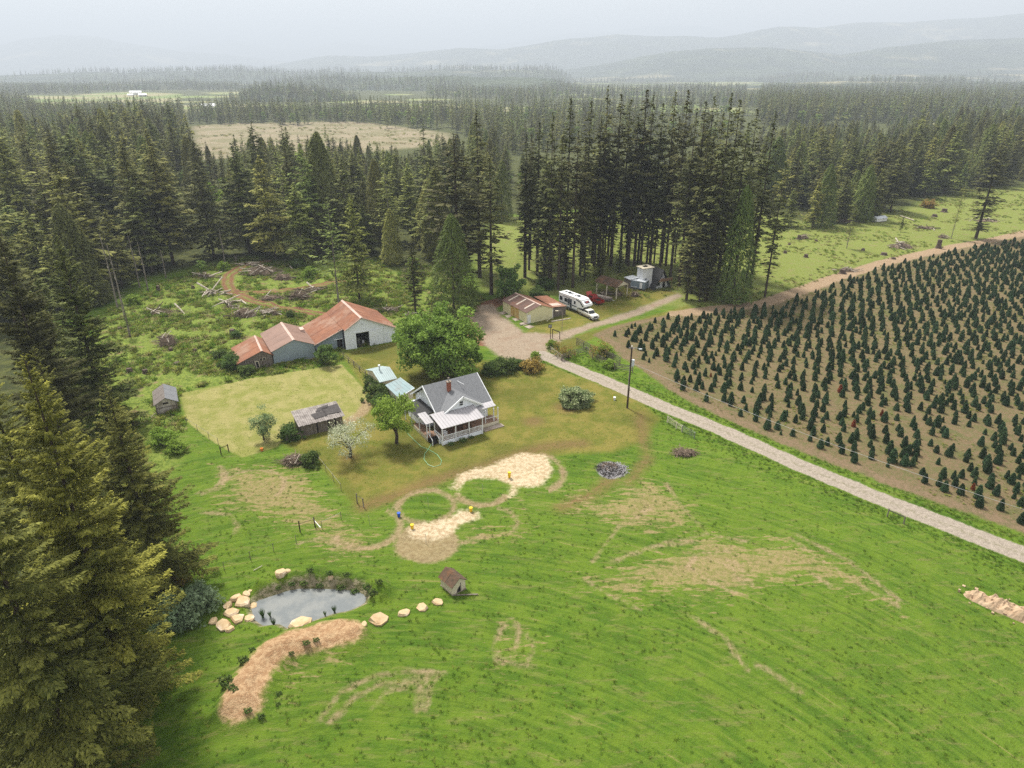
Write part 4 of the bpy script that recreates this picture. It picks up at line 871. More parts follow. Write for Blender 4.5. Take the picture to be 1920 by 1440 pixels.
# grey shed
x0, y0, a0 = frame_of((515, 686), (592, 672))
t = thing('shed', 'grey metal shed with pinkish rusty roof, between the white barn and the wooden shed', 'shed', x0, y0, a0, z=0)
W, Dp, ax, az_, e1 = 7.7, 10.8, 4.05, 4.55, 2.95
MB().prism([(0, -.1), (W, -.1), (W, e1 - .1), (ax, az_ - .12), (0, e1 - .1)], 'y', 0, 0.1).build('front_wall', 'greymetal', t)
MB().prism([(0, -.1), (W, -.1), (W, e1 - .1), (ax, az_ - .12), (0, e1 - .1)], 'y', Dp - .1, Dp).build('back_wall', 'greymetal', t)
bx('side_wall', 'greymetal', t, 0, .1, .1, Dp - .1, -.1, e1 - .14); bx('side_wall', 'greymetal', t, W - .1, W, .1, Dp - .1, -.1, e1 - .14)
bx('foundation', 'concrete', t, -.03, W + .03, -.06, -.005, -.1, .22)
panels(t, 'rust2', (-.3, -.2, e1 - .1), (ax, -.2, az_), (ax, Dp + .2, az_), (-.3, Dp + .2, e1 - .1), 4, 1)
panels(t, 'rust2', (W + .3, -.2, e1 - .12), (ax, -.2, az_), (ax, Dp + .2, az_), (W + .3, Dp + .2, e1 - .12), 4, 1)
MB().prism([(ax - .25, az_ - .07), (ax, az_ + .07), (ax + .25, az_ - .07), (ax, az_ + .02)], 'y', -.24, Dp + .24).build('ridge_cap', 'ridge', t)
bx('roof_vent', 'ridge', t, W - .9, W - .1, 7.0, 8.6, e1 + .05, e1 + .75)
# wooden shed
x0, y0, a0 = frame_of((450, 697), (514, 686))
t = thing('shed', 'small weathered wooden shed with rusty roof at the left end of the barn row', 'shed', x0, y0, a0, z=0)
W, Dp, ax, az_, e1, e2 = 6.0, 8.7, 4.3, 3.45, 1.75, 2.35
def wz(x): return az_ - .1 - (az_ - e1) / ax * (ax - x) if x < ax else az_ - .1 - (az_ - e2) / (W - ax) * (x - ax)
zz = 0.0; k = 0
while zz < 3.3:            # horizontal boards, each cut to the gable
    z1 = zz + .26
    def xr(z):
        l = 0 if z < wz(0) else ax - (az_ - .1 - z) * ax / (az_ - e1); r = W if z < wz(W) else ax + (az_ - .1 - z) * (W - ax) / (az_ - e2); return l, r
    l0, r0 = xr(zz); l1, r1 = xr(z1)
    if r1 > l1: MB().prism([(l0, zz), (r0, zz), (r1, z1 - .02), (l1, z1 - .02)], 'y', 0.01 * (k % 2), .1).build('wall_board', 'oldwood', t)
    zz = z1; k += 1
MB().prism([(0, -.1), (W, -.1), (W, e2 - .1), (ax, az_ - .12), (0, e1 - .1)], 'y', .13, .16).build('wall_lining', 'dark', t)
MB().prism([(0, -.1), (W, -.1), (W, e2 - .1), (ax, az_ - .12), (0, e1 - .1)], 'y', Dp - .1, Dp).build('back_wall', 'oldwood', t)
bx('side_wall', 'oldwood', t, 0, .1, .17, Dp - .1, -.1, e1 - .14); bx('side_wall', 'oldwood', t, W - .1, W, .17, Dp - .1, -.1, e2 - .14)
panels(t, 'rust', (-.35, -.3, e1 - .14), (ax, -.3, az_), (ax, Dp, az_), (-.35, Dp, e1 - .14), 3, 1)
panels(t, 'rust', (W + .3, -.3, e2 - .14), (ax, -.3, az_), (ax, Dp, az_), (W + .3, Dp, e2 - .14), 3, 1)
MB().prism([(ax - .2, az_ - .07), (ax, az_ + .06), (ax + .2, az_ - .08), (ax, az_ + .02)], 'y', -.34, Dp + .04).build('ridge_cap', 'ridge', t)
for q in (3.75, 4.3): o = bx('window', 'cream', t, q - .05, q + .47, -.05, 0.0, 1.45, 1.98); bx('pane', 'dark', o, q, q + .42, -.06, -.045, 1.5, 1.93)
o = MB().prism([(2.9, .1), (3.6, 0.1), (3.45, 1.55), (2.75, 1.6)], 'y', -.09, -.04).build('leaning_door', 'cream', t); MB().prism([(3.0, .25), (3.45, .2), (3.32, 1.4), (2.9, 1.45)], 'y', -.10, -.085).build('pane', 'dark', o)
bx('corner_post', 'dark', t, W - .02, W + .1, -.1, 0, -.1, 2.2)
# white shed at the left
x0, y0, a0 = frame_of((296, 775), (333, 768))
t = thing('shed', 'little old white shed with grey shingle roof left of the mown lawn', 'shed', x0, y0, a0, z=gz(x0, y0) - .05)
W, Dp, ax, az_, e1 = 2.95, 5.6, 1.5, 2.75, 1.95
MB().prism([(0, -.2), (W, -.2), (W, e1 - .08), (ax, az_ - .1), (0, e1 - .08)], 'y', 0, Dp).build('wall', 'white_old', t)
panels(t, 'shingle_old', (-.35, -.35, e1 - .25), (ax, -.35, az_), (ax, Dp + .2, az_), (-.35, Dp + .2, e1 - .25), 3, 2, .08)
panels(t, 'shingle', (W + .35, -.35, e1 - .25), (ax, -.35, az_), (ax, Dp + .2, az_), (W + .35, Dp + .2, e1 - .25), 3, 2, .08)
bx('opening', 'dark', t, 1.0, 1.8, -.03, .0, 1.55, 1.8); bx('beam', 'oldwood', t, .05, 2.9, -.09, -.02, 1.0, 1.1); bx('post', 'oldwood', t, -.12, .04, -.12, .04, -.2, 1.9); bx('post', 'oldwood', t, W - .04, W + .12, -.12, .04, -.2, 1.9)
MB().tube([(-1.4, -1.2, .05), (-0.3, -0.4, .5)], .05, 5).build('fallen_board', 'log', t); bx('fallen_board', 'cream', t, .6, 3.0, -1.1, -.85, .05, .12)
# open shed
x0, y0, a0 = frame_of((566, 819.5), (632, 803))
t = thing('shed', 'collapsing grey plank shed with tar paper patches, in front of the mown lawn', 'shed', x0, y0, a0, z=0)
W = 6.7
for i in range(23): bx('roof_plank', 'plank', t, *(0, 0, 0, 0, 0, 0)) if False else MB().slab([(-.3 + i * .31, -.25 + .07 * math.sin(i * 2.3), 1.92 + .02 * (i % 2)), (-.3 + i * .31 + .285, -.25 + .07 * math.sin(i * 2.3), 1.92 + .02 * (i % 2)), (-.3 + i * .31 + .285, 3.9, 2.72 + .02 * (i % 2)), (-.3 + i * .31, 3.9, 2.72 + .02 * (i % 2))], .04).build('roof_plank', 'plank', t)
for q in ([(2.4, .6), (4.4, .75), (4.3, 2.1), (2.2, 1.9)], [(4.2, 1.0), (6.6, .8), (6.7, 3.0), (4.1, 2.8)], [(3.0, 2.2), (5.2, 2.5), (5.3, 3.4), (3.6, 3.0)]):
    MB().slab([(p[0], p[1], 2.0 + (p[1] + .25) * .193 + .02 * p[0] * .3) for p in q], .02).build('tar_paper', 'tar', t)
for i in range(30):
    if i in (11, 19, 24): continue
    xx = .02 + i * .215; bx('wall_plank', 'oldwood', t, xx, xx + .19, .012 * (i % 3), .05 + .012 * (i % 3), -.05, 1.82 - .12 * (i % 4 == 1))
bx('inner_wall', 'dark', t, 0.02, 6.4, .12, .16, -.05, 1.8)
for i in range(16): bx('side_plank', 'oldwood', t, -.02 - .01 * (i % 2), .0, .15 + i * .22, .33 + i * .22, -.05, 1.85 + .045 * i * .9)
bx('back_wall', 'oldwood', t, 0, 6.4, 3.6, 3.65, -.05, 2.55); bx('side_wall', 'oldwood', t, 6.35, 6.4, .17, 3.59, -.05, 1.8)
# hut by the pond
x0, y0, a0 = frame_of((849, 1116), (873, 1102))
t = thing('pump_house', 'tiny cream pump house with brown shingle roof alone in the pasture right of the pond', 'hut', x0, y0, a0, z=gz(x0, y0) - .05)
MB().prism([(0, -.2), (1.7, -.2), (1.7, 1.3), (.85, 1.88), (0, 1.3)], 'y', 0, 2.1).build('wall', 'cream', t)
bx('wall_base', 'concrete', t, -.05, 1.75, -.05, 2.15, -.2, .12)
panels(t, 'shingle_brown', (-.2, -.18, 1.18), (.85, -.18, 2.0), (.85, 2.3, 2.0), (-.2, 2.3, 1.18), 2, 3, .05, 'roof_panel'); panels(t, 'shingle_brown', (1.9, -.18, 1.18), (.85, -.18, 2.0), (.85, 2.3, 2.0), (1.9, 2.3, 1.18), 2, 3, .05)
MB().prism([(.55, 0), (.95, 0), (1.15, .5), (.95, .85), (.6, .5)], 'y', -.03, -.002).build('wall_hole', 'dark', t); bx('plank_frame', 'oldwood', t, 1.0, 1.08, -.05, -.005, 0, 1.2)
tag(MB().box(0, 2.6, 0, .14, .06, .12).build('plank', 'oldwood'), 'grey plank lying in the grass in front of the pump house', 'plank'); p_ = bpy.data.objects['plank']; p_.location = (*G(850, 1117), gz(*G(850, 1117))); p_.rotation_euler[2] = R(3)

# ------------------------------------------------------------------ farmhouse
x0, y0, a0 = frame_of((829.8, 834.8), (898.5, 814.5))
t = thing('farmhouse', 'white farmhouse with grey shingle roofs and a metal roofed porch', 'house', x0, y0, a0, z=0)
bx('wall', 'white_board', t, 1.5, 9.8, 3.6, 12.2, 0, 3.15)
mr, mz, ef, eb, ez = 8.0, 6.3, 3.1, 12.9, 3.0
for xx, xs in ((1.5, 1.62), (9.68, 9.8)): MB().prism([(3.7, 3.1), (12.2, 3.1), (8.0, 6.0)], 'x', xx, xs).build('gable_wall', 'white_board', t)
panels(t, 'shingle', (.9, ef, ez), (.9, mr, mz), (10.45, mr, mz), (10.45, ef, ez), 6, 3, .12, gap=.004)
panels(t, 'shingle', (.9, eb, ez), (.9, mr, mz), (10.45, mr, mz), (10.45, eb, ez), 6, 3, .12, gap=.004)
for xx in (.82, 10.45):
    for ya, yb in ((ef, mr), (eb, mr)): MB().slab([(xx, ya, ez + .02), (xx + .1, ya, ez + .02), (xx + .1, yb, mz + .03), (xx, yb, mz + .03)], .24).build('barge_board', 'white', t)
cx_, cz, cy, gyf, cl, cr_ = 5.05, 5.55, 6.8, 2.7, 1.55, 8.55
panels(t, 'shingle', (cl, gyf, 3.35), (cx_, gyf, cz), (cx_, cy + .1, cz), (cl, 3.75, 3.35), 3, 2, .12, gap=.004)
panels(t, 'shingle', (cr_, gyf, 3.35), (cx_, gyf, cz), (cx_, cy + .1, cz), (cr_, 3.75, 3.35), 3, 2, .12, gap=.004)
MB().prism([(cl + .45, 3.1), (cr_ - .45, 3.1), (cr_ - .45, 3.4), (cx_, cz - .16), (cl + .45, 3.4)], 'y', 3.0, 3.12).build('front_gable_wall', 'white_board', t)
for xa in (cl, cr_): MB().slab([(xa, gyf - .1, 3.38), (xa, gyf + .02, 3.38), (cx_, gyf + .02, cz + .04), (cx_, gyf - .1, cz + .04)], .25).build('barge_board', 'white', t)
o = bx('gable_window', 'white', t, 4.55, 5.2, 2.93, 2.99, 4.0, 4.75)
for za in (4.06, 4.42): bx('pane', 'glass', o, 4.62, 5.13, 2.905, 2.935, za, za + .28)
o = MB().box(1.44, 1.5, 7.3, 7.9, 4.2, 5.0).build('gable_window', 'dark', t)
ch = bx('chimney', 'brick', t, 4.25, 4.8, 6.0, 6.5, 5.2, 6.75); bx('chimney_cap', 'concrete', ch, 4.18, 4.87, 5.93, 6.57, 6.75, 6.87); MB().tube([(4.52, 6.25, 6.87), (4.52, 6.25, 7.35)], .1, 8).build('flue', 'steel', ch); MB().tube([(4.52, 6.25, 7.35), (4.52, 6.25, 7.47)], .17, 8).build('flue_cap', 'oldwood', ch)
MB().tube([(6.6, 7.4, 6.0), (7.1, 6.1, 5.75)], .035, 5).build('antenna', 'white', t)
# rear left wing roof
panels(t, 'shingle_dark', (-1.3, 5.2, 2.5), (1.44, 5.2, 3.0), (1.44, 10.5, 3.0), (-1.3, 10.5, 2.5), 1, 3, .08); bx('side_porch_beam', 'white', t, -1.35, 1.4, 5.08, 5.18, 2.45, 2.62)
for yy in (5.2, 8.0, 10.4): bx('porch_post', 'white', t, -1.25, -1.13, yy, yy + .12, 0, 2.4)
bx('side_wall', 'white_board', t, -.2, 1.49, 6.2, 11.5, 0, 2.55)
# porch
bx('porch_skirt', 'white_board', t, 0, 6.7, 0, .08, 0, .62); bx('porch_skirt', 'white_board', t, 0, .08, .08, 1.2, 0, .62)
bx('porch_floor', 'deck', t, .08, 6.9, .08, 3.6, .55, .68); bx('porch_floor', 'deck', t, -1.3, .07, 2.2, 7.2, .55, .68); bx('porch_skirt', 'cream', t, -1.35, -1.28, 2.2, 7.2, 0, .6)
bx('side_deck', 'deck', t, 6.95, 10.6, 1.5, 3.6, .5, .62); bx('porch_skirt', 'cream', t, 6.95, 10.6, 1.42, 1.49, 0, .55); bx('deck_step', 'concrete', t, 7.3, 10.8, .2, 1.2, 0, .10)
for i in range(14): MB().slab([(-.2 + i * .507, -.4, 2.92), (-.2 + i * .507 + .47, -.4, 2.92), (-.2 + i * .507 + .47, 3.35, 3.68), (-.2 + i * .507, 3.35, 3.68)], .04).raw(*(lambda a: ([(a, -.4, 2.90), (a + .05, -.4, 2.90), (a + .05, -.4, 2.975), (a, -.4, 2.975), (a, 3.35, 3.66), (a + .05, 3.35, 3.66), (a + .05, 3.35, 3.735), (a, 3.35, 3.735)], [(0, 1, 2, 3), (7, 6, 5, 4), (0, 4, 5, 1), (1, 5, 6, 2), (2, 6, 7, 3), (3, 7, 4, 0)]))(-.2 + i * .507 + .47)).build('roof_panel', 'porchroof', t)
for i in range(3): MB().slab([(-1.55 + i * .45, 2.1, 2.95), (-1.55 + i * .45 + .42, 2.1, 2.95), (-1.55 + i * .45 + .42, 5.0, 3.45), (-1.55 + i * .45, 5.0, 3.45)], .04).build('roof_panel', 'porchroof', t)
for i in range(7): MB().slab([(6.95 + i * .5, 2.0, 2.95), (6.95 + i * .5 + .47, 2.0, 2.95), (6.95 + i * .5 + .47, 3.4, 3.2), (6.95 + i * .5, 3.4, 3.2)], .04).build('roof_panel', 'porchroof', t)
bx('porch_beam', 'white', t, -.05, 6.8, -.12, .0, 2.68, 2.86)
for xx in (-.05, 2.15, 4.4, 6.7): bx('porch_post', 'white', t, xx, xx + .13, -.12, 0.0, -.02, 2.68)
for xx, yy in ((-.12, 2.25), (-.95, 2.2), (-1.42, 2.2), (-1.42, 4.8), (10.45, 1.55), (9.7, 1.55), (8.2, 1.55), (10.45, 2.9)): bx('porch_post', 'white', t, xx, xx + .11, yy, yy + .11, .0 if yy < 2 else .55, 2.8)
o = bx('porch_railing', 'white', t, .1, 6.68, -.06, 0.0, 1.42, 1.5); bx('bottom_rail', 'white', o, .1, 6.68, -.05, -.01, .80, .86)
for i in range(33): bx('baluster', 'white', o, .2 + i * .2, .27 + i * .2, -.045, -.015, .86, 1.42)
o = bx('porch_railing', 'white', t, -.03, .03, .05, 2.2, 1.42, 1.5)
for i in range(9): bx('baluster', 'white', o, -.015, .015, .2 + i * .22, .27 + i * .22, .68, 1.42)
o = bx('porch_railing', 'white', t, 8.2, 10.5, 1.5, 1.55, 1.35, 1.42)
bx('porch_back_wall', 'oldwood', t, .3, 6.9, 3.3, 3.4, .7, 3.3); window(t, 1.2, 2.0, 1.4, 2.4, 3.28); window(t, 4.9, 5.9, 1.4, 2.4, 3.28); bx('front_door', 'cream', t, 3.0, 3.8, 3.24, 3.29, .7, 2.6)
for i in range(4): bx('step', 'dark', t, -1.25, -.2, 2.15 - .32 * (4 - i), 2.15 - .32 * (3 - i), 0, .14 * (i + 1))
for xx in (-1.3, -.22): MB().tube([(xx, .6, .9), (xx, 2.15, 1.6)], .045, 5).build('stair_rail', 'white', t); bx('rail_post', 'white', t, xx - .04, xx + .04, .56, .64, 0, .92)
for k, (xx, yy) in enumerate([(1.0, 1.3), (2.7, 1.5), (4.4, 1.6), (5.6, 1.2)]): bx('porch_chair', 'white' if k == 0 else 'deck', t, xx, xx + .5, yy, yy + .5, .7, 1.3)

# garage with teal roof
x0, y0 = G(762, 752); 
t = thing('outbuilding', 'cream outbuilding with pale teal metal roof, half hidden under the big maple', 'outbuilding', x0, y0, R(32), z=0)
A = lambda px, py, z: (lambda g: ((g[0] - x0) * math.cos(R(-32)) - (g[1] - y0) * math.sin(R(-32)), (g[0] - x0) * math.sin(R(-32)) + (g[1] - y0) * math.cos(R(-32)), z))(G(px, py, z))
q = [A(712, 717, 2.6), A(736, 712, 2.6), A(731, 688, 3.6), A(699, 696, 3.6)]
xs = [p[0] for p in q]; ys = [p[1] for p in q]; xl, xrr, yf, yb = min(xs), max(xs), q[0][1], max(q[2][1], q[3][1])
bx('wall', 'cream', t, xl + .2, xrr - .1, yf + .35, yb + 3.2, 0, 2.55); MB().prism([(yf + .4, 2.5), (yb + 3.0, 2.5), (yb, 3.45)], 'x', xl + .2, xl + .3).build('gable_wall', 'cream', t)
nP = 9
for i in range(nP):
    a, b = xl + (xrr - xl) * i / nP, xl + (xrr - xl) * (i + .93) / nP
    MB().slab([(a, yf, 2.6), (b, yf, 2.6), (b, yb, 3.6), (a, yb, 3.6)], .05).build('roof_panel', 'teal', t); MB().slab([(a, yb + 3.6, 2.5), (b, yb + 3.6, 2.5), (b, yb, 3.6), (a, yb, 3.6)], .05).build('roof_panel', 'teal', t)
bx('window', 'dark', t, xl + .15, xl + .2, yf + 1.2, yf + 1.9, 1.4, 2.1)
MB().tube([(xl + 1.2, yb - .2, 3.5), (xl + 1.2, yb - .2, 4.3)], .09, 8).build('stove_pipe', 'steel', t); MB().tube([(xl + 1.2, yb - .2, 4.3), (xl + 1.2, yb - .2, 4.5)], .2, 8).build('pipe_cap', 'white', t)
q2 = [A(747, 746, 2.5), A(777, 728, 2.9), A(750, 708, 3.1), A(722, 722, 2.7)]
for i in range(5):
    Pp = [Vector(v) for v in q2]; f0, f1 = i / 5, (i + .96) / 5
    MB().slab([Pp[0].lerp(Pp[1], f0), Pp[0].lerp(Pp[1], f1), Pp[3].lerp(Pp[2], f1), Pp[3].lerp(Pp[2], f0)], .06).build('roof_panel', 'teal_dark', t)
cq = sum((Vector(v) for v in q2), Vector()) / 4; lo = [cq.lerp(Vector(v), .88) for v in q2]
MB().prism([(v.x, v.y) for v in lo], 'z', 0, 2.4).build('wing_wall', 'cream', t)
MB().tube([q2[0], q2[1]], .07, 5).build('gutter', 'white', t); MB().tube([q2[1], q2[2]], .07, 5).build('gutter', 'teal', t)

# yellow workshop
x0, y0, a0 = frame_of((988, 607), (1036, 597))
t = thing('workshop', 'pale yellow metal workshop with dark rusty roof beside the gravel lot', 'workshop', x0, y0, a0, z=0)
W, Dp, ax, az_, e1, e2 = 6.8, 10.2, 3.5, 3.75, 2.65, 2.55
MB().prism([(0, -.1), (W, -.1), (W, e2 - .1), (ax, az_ - .12), (0, e1 - .1)], 'y', 0, .1).build('front_wall', 'yellow', t); MB().prism([(0, -.1), (W, -.1), (W, e2 - .1), (ax, az_ - .12), (0, e1 - .1)], 'y', Dp - .1, Dp).build('back_wall', 'yellow', t)
for a, b, mt, nm in ((.1, 3.4, 'yellow', 'side_wall'), (3.4, 6.7, 'yellow_rust', 'sliding_door'), (6.7, Dp - .1, 'yellow', 'side_wall')): bx(nm, mt, t, 0 if mt == 'yellow' else -.06, .1, a + .005, b - .005, -.1, e1 - .14)
bx('side_wall', 'yellow', t, W - .1, W, .1, Dp - .1, -.1, e2 - .14)
panels(t, 'rust3', (-.3, -.2, e1 - .1), (ax, -.2, az_), (ax, Dp + .2, az_), (-.3, Dp + .2, e1 - .1), 5, 2); panels(t, 'rust', (W + .25, -.2, e2 - .1), (ax, -.2, az_), (ax, Dp + .2, az_), (W + .25, Dp + .2, e2 - .1), 5, 2)
for a in (1.6, 5.0, 8.3): MB().slab([(.5, a, e1 + .22), (.5, a + .5, e1 + .22), (ax - .4, a + .5, az_ - .05), (ax - .4, a, az_ - .05)], .03).build('roof_light', 'skylight', t)
MB().prism([(ax - .2, az_ - .03), (ax, az_ + .09), (ax + .2, az_ - .03), (ax, az_ + .03)], 'y', -.24, Dp + .24).build('ridge_cap', 'ridge', t)
o = bx('door', 'paintwhite', t, .2, .95, -.06, -.005, 0, 1.95); bx('handle', 'steel', o, .85, .9, -.1, -.06, .9, 1.0)
bx('corner_trim', 'paintwhite', t, -.04, .08, -.035, -.003, 0, e1 - .15); bx('corner_trim', 'paintwhite', t, W - .08, W + .05, -.035, -.003, 0, e2 - .15); MB().tube([(ax, -.1, 3.35), (ax, -.3, 3.35)], .1, 8).build('gable_lamp', 'black', t)
panels(t, 'rust', (10.8, .2, 2.15), (W + .26, .2, 2.5), (W + .26, 8.2, 2.9), (10.8, 8.2, 2.5), 4, 2)
MB().slab([(7.4, 1.0, 2.53), (9.9, 1.0, 2.32), (9.9, 2.6, 2.42), (7.4, 2.6, 2.63)], .03).build('roof_patch', 'ridge', t)
for i in range(16): bx('lean_to_board', 'oldwood', t, W + .12 + i * .24, W + .12 + i * .24 + .21, .5 + .012 * (i % 2), .56 + .012 * (i % 2), 0, 2.1 - .05 * (i % 3))
bx('lean_to_wall', 'oldwood', t, 10.6, 10.66, .6, 8.0, 0, 2.1); bx('lean_to_lining', 'dark', t, W + .1, 10.55, .62, .66, 0, 2.0)
# concrete apron slabs and boards
for i, (px, py) in enumerate([(962, 592), (976, 598), (990, 606), (1000, 612), (950, 586)]):
    o = MB().prism([(-.9, -.8), (.8, -.9), (.95, .7), (-.7, .85)], 'z', -.02, .07 + .02 * (i % 2)).build('concrete_slab', 'concrete'); gx_, gy_ = G(px, py); o.location = (gx_ - .9, gy_ - .4, .0); o.rotation_euler[2] = a0 + .1 * i
    tag(o, ['first slab of cracked concrete', 'stained slab of cracked concrete', 'slab of cracked concrete by the corner', 'broken slab of concrete past the corner', 'farthest slab of cracked concrete'][i] + ' along the yellow workshop', 'slab', 'concrete slabs beside the yellow workshop')
def beam(label, pa, pb, r=.12, mat='log', name='log', z=0.12, n=7, cat='log', group=None):
    a = Vector((*G(*pa), 0)); b = Vector((*G(*pb), 0)); o = MB().tube([(0, 0, 0), tuple(b - a)], r, n, r * .8).build(name, mat)
    o.location = (a.x, a.y, gz(a.x, a.y) + z); return tag(o, label, cat, group)
beam('pale board lying off the front corner of the yellow workshop', (975, 611), (986, 607), .12, 'concrete', 'board', cat='board'); beam('grey beams lying in front of the lean-to boards', (1034, 604), (1070, 598), .16, cat='beam', name='beam')
beam('pale pole leaning in the grass by the workshop corner', (1025, 606), (1035, 598), .06, 'cream', 'board', z=.4, cat='board')

# ------------------------------------------------------------------ vehicles
def pickup(name, label, x, y, rz, mat, band, hood_up=False):
    t = thing(name, label, 'pickup truck', x, y, rz, z=0.02)
    MB().prism([(-2.9, .55), (2.75, .5), (2.85, .9), (2.7, 1.12), (1.4, 1.2), (-.55, 1.2), (-.55, .85), (-2.9, .85)], 'y', -.95, .95).build('body', mat, t)
    for s in (-1, 1): bx('bed_side', mat, t, -2.9, -.56, s * .95 - (.08 if s > 0 else 0), s * .95 + (.08 if s < 0 else 0), .85, 1.25)
    bx('tailgate', mat, t, -2.95, -2.87, -.86, .86, .8, 1.25); bx('bed_floor', 'rubber', t, -2.86, -.57, -.86, .86, .851, .87)
    if band: 
        for s in (-1, 1): bx('lower_panel', band, t, -2.85, 2.6, min(s * .95, s * .965), max(s * .95, s * .965), .5, .82)
    MB().prism([(-.55, 1.2), (1.45, 1.2), (.85, 1.82), (-.35, 1.85)], 'y', -.78, .78).build('cab', mat, t)
    MB().raw([(1.44, -.72, 1.24), (1.44, .72, 1.24), (.90, .66, 1.78), (.90, -.66, 1.78), (1.48, -.72, 1.25), (1.48, .72, 1.25), (.94, .66, 1.80), (.94, -.66, 1.80)], [(3, 2, 1, 0), (4, 5, 6, 7), (0, 1, 5, 4), (1, 2, 6, 5), (2, 3, 7, 6), (3, 0, 4, 7)]).build('windscreen', 'glass', t)
    for s in (-1, 1):
        for a, b in ((-.4, .28), (.36, 1.05)): MB().prism([(a, 1.27), (b, 1.27), (b - (.22 if b > .5 else 0), 1.7), (a, 1.72)], 'y', *sorted((s * .775, s * .80))).build('side_window', 'glass', t)
        bx('headlight', 'paintwhite', t, 2.78, 2.86, s * .72 - .18, s * .72 + .18, .72, .92)
    bx('grille', 'black', t, 2.79, 2.865, -.5, .5, .70, .98); bx('bumper', 'steel', t, 2.8, 3.0, -.95, .95, .42, .62); bx('licence_plate', 'paintwhite', t, 3.0, 3.02, -.2, .2, .46, .6)
    for xx in (-1.75, 1.85):
        for yy in (-.85, .85): wheel(t, xx, yy, .40, .27)
    if hood_up: MB().slab([(1.5, -.8, 1.22), (1.5, .8, 1.22), (2.1, .8, 2.2), (2.1, -.8, 2.2)], .05).build('raised_hood', 'red_faded', t); bx('engine_bay', 'dark', t, 1.55, 2.6, -.75, .75, 1.1, 1.19)
    return t
pickup('pickup_truck', 'white crew cab pickup hitched in front of the big camper', 17.1, 145.5, R(-61.5), 'carwhite', 'tan')
gx_, gy_ = G(1113, 567); pickup('pickup_truck', 'old dark red pickup with its hood raised behind the camper', gx_, gy_, R(122), 'red', None, True)
# fifth wheel camper
t = thing('camper', 'long white camper trailer with dark graphics parked beside the workshop', 'camper', 10.9 + 1.0, 153.0 + .6, R(-54.2), z=0.02)
prof = [(0, .75), (0, 3.55), (6.6, 3.6), (7.7, 3.45), (8.9, 2.75), (9.0, 2.3), (8.4, 1.75), (6.6, 1.6), (6.35, .75)]
MB().prism(prof, 'y', -1.2, 1.2).build('body', 'rvwhite', t)
MB().prism([(-.05, 3.55), (6.7, 3.62), (7.8, 3.46), (7.75, 3.55), (6.7, 3.70), (-.05, 3.65)], 'y', -1.24, 1.24).build('roof', 'rvwhite', t)
for xx, ww in ((1.0, .35), (2.1, .6), (3.2, .35), (4.4, .3), (5.3, .6)): o = bx('roof_unit' if ww > .5 else 'roof_vent', 'rvdark', t, xx, xx + ww, -.3, .3, 3.68, 3.93 if ww > .5 else 3.8)
bx('ladder', 'steel', t, -.06, -.02, -.7, -.3, .9, 3.5)
for s in (-1, 1):
    def sd(a, b, z0, z1, nm, mt='glass', d=.02): bx(nm, mt, t, a, b, *sorted((s * 1.2, s * (1.2 + d))), z0, z1)
    sd(.3, 1.3, 1.9, 2.8, 'window'); sd(2.0, 3.1, 1.9, 2.75, 'window'); sd(4.0, 4.6, .95, 2.95, 'door', 'rvdark'); sd(5.3, 5.9, 2.1, 2.8, 'window'); sd(.1, 6.3, .80, 1.0, 'skirt', 'trailer', .03)
    for k, (a, b, z, zz) in enumerate(((.1, 3.9, 1.35, 1.5), (1.4, 4.0, 3.0, 3.12), (4.7, 6.3, 1.5, 1.75), (3.2, 3.9, 1.6, 2.9))): sd(a, b, z, zz, 'graphic_stripe', 'rvdark', .015)
    MB().prism([(6.0, 3.2), (7.4, 2.9), (8.3, 2.0), (8.6, 2.2), (7.6, 3.15), (6.2, 3.4)], 'y', *sorted((s * 1.2, s * 1.218))).build('graphic_stripe', 'rvdark', t)
    for xx in (2.6, 3.5): wheel(t, xx, s * 1.02, .4, .26)
MB().slab([(8.1, -.75, 3.25), (8.1, .75, 3.25), (8.75, .6, 2.87), (8.75, -.6, 2.87)], .03).build('nose_graphic', 'rvdark', t); MB().slab([(8.32, -.4, 3.15), (8.32, .4, 3.15), (8.5, .35, 3.05), (8.5, -.35, 3.05)], .03).build('nose_emblem', 'red_faded', t)
MB().prism([(-1.1, 1.95), (1.1, 1.95), (0, 1.62)], 'x', 8.55, 8.64).build('nose_graphic', 'rvdark', t)
for yy in (-.7, .7): bx('jack_leg', 'steel', t, 7.0, 7.14, yy - .07, yy + .07, .12, 1.62)
# boat-like junk trailer
gx_, gy_ = G(1130, 563); t = thing('flatbed_trailer', 'old flatbed trailer loaded with grey scrap beside the red pickup', 'trailer', gx_, gy_, R(-38), z=0.0)
bx('bed', 'oldwood', t, -2.3, 2.3, -.9, .9, .55, .68); MB().prism([(-2.2, .68), (1.2, .68), (2.4, 1.0), (-2.0, 1.05)], 'y', -.6, .7).build('scrap_load', 'concrete', t); bx('scrap_load', 'white_old', t, -1.6, .2, -.5, .1, 1.06, 1.16)
MB().tube([(2.3, 0, .6), (3.3, 0, .5)], .06, 5).build('tow_bar', 'steel', t)
for yy in (-.95, .95): wheel(t, -.2, yy, .34, .22)
# cargo trailer
t = thing('cargo_trailer', 'enclosed grey cargo trailer with white door in front of the dark roofed cabin', 'trailer', 32.2, 167.2, R(-34), z=0.0)
bx('body', 'trailer', t, -1.95, 1.9, -1.1, 1.3, .45, 2.3); bx('roof', 'trailer_roof', t, -2.0, 1.95, -1.15, 1.35, 2.3, 2.38); bx('door', 'paintwhite', t, .5, 1.2, -1.13, -1.1, .55, 2.05)
for xx in (-1.3, -.55): wheel(t, xx, -1.02, .34, .22); wheel(t, xx, 1.22, .34, .22)
bx('wheel_guard', 'paintwhite', t, -1.75, -.1, -1.2, -1.11, .68, .78)
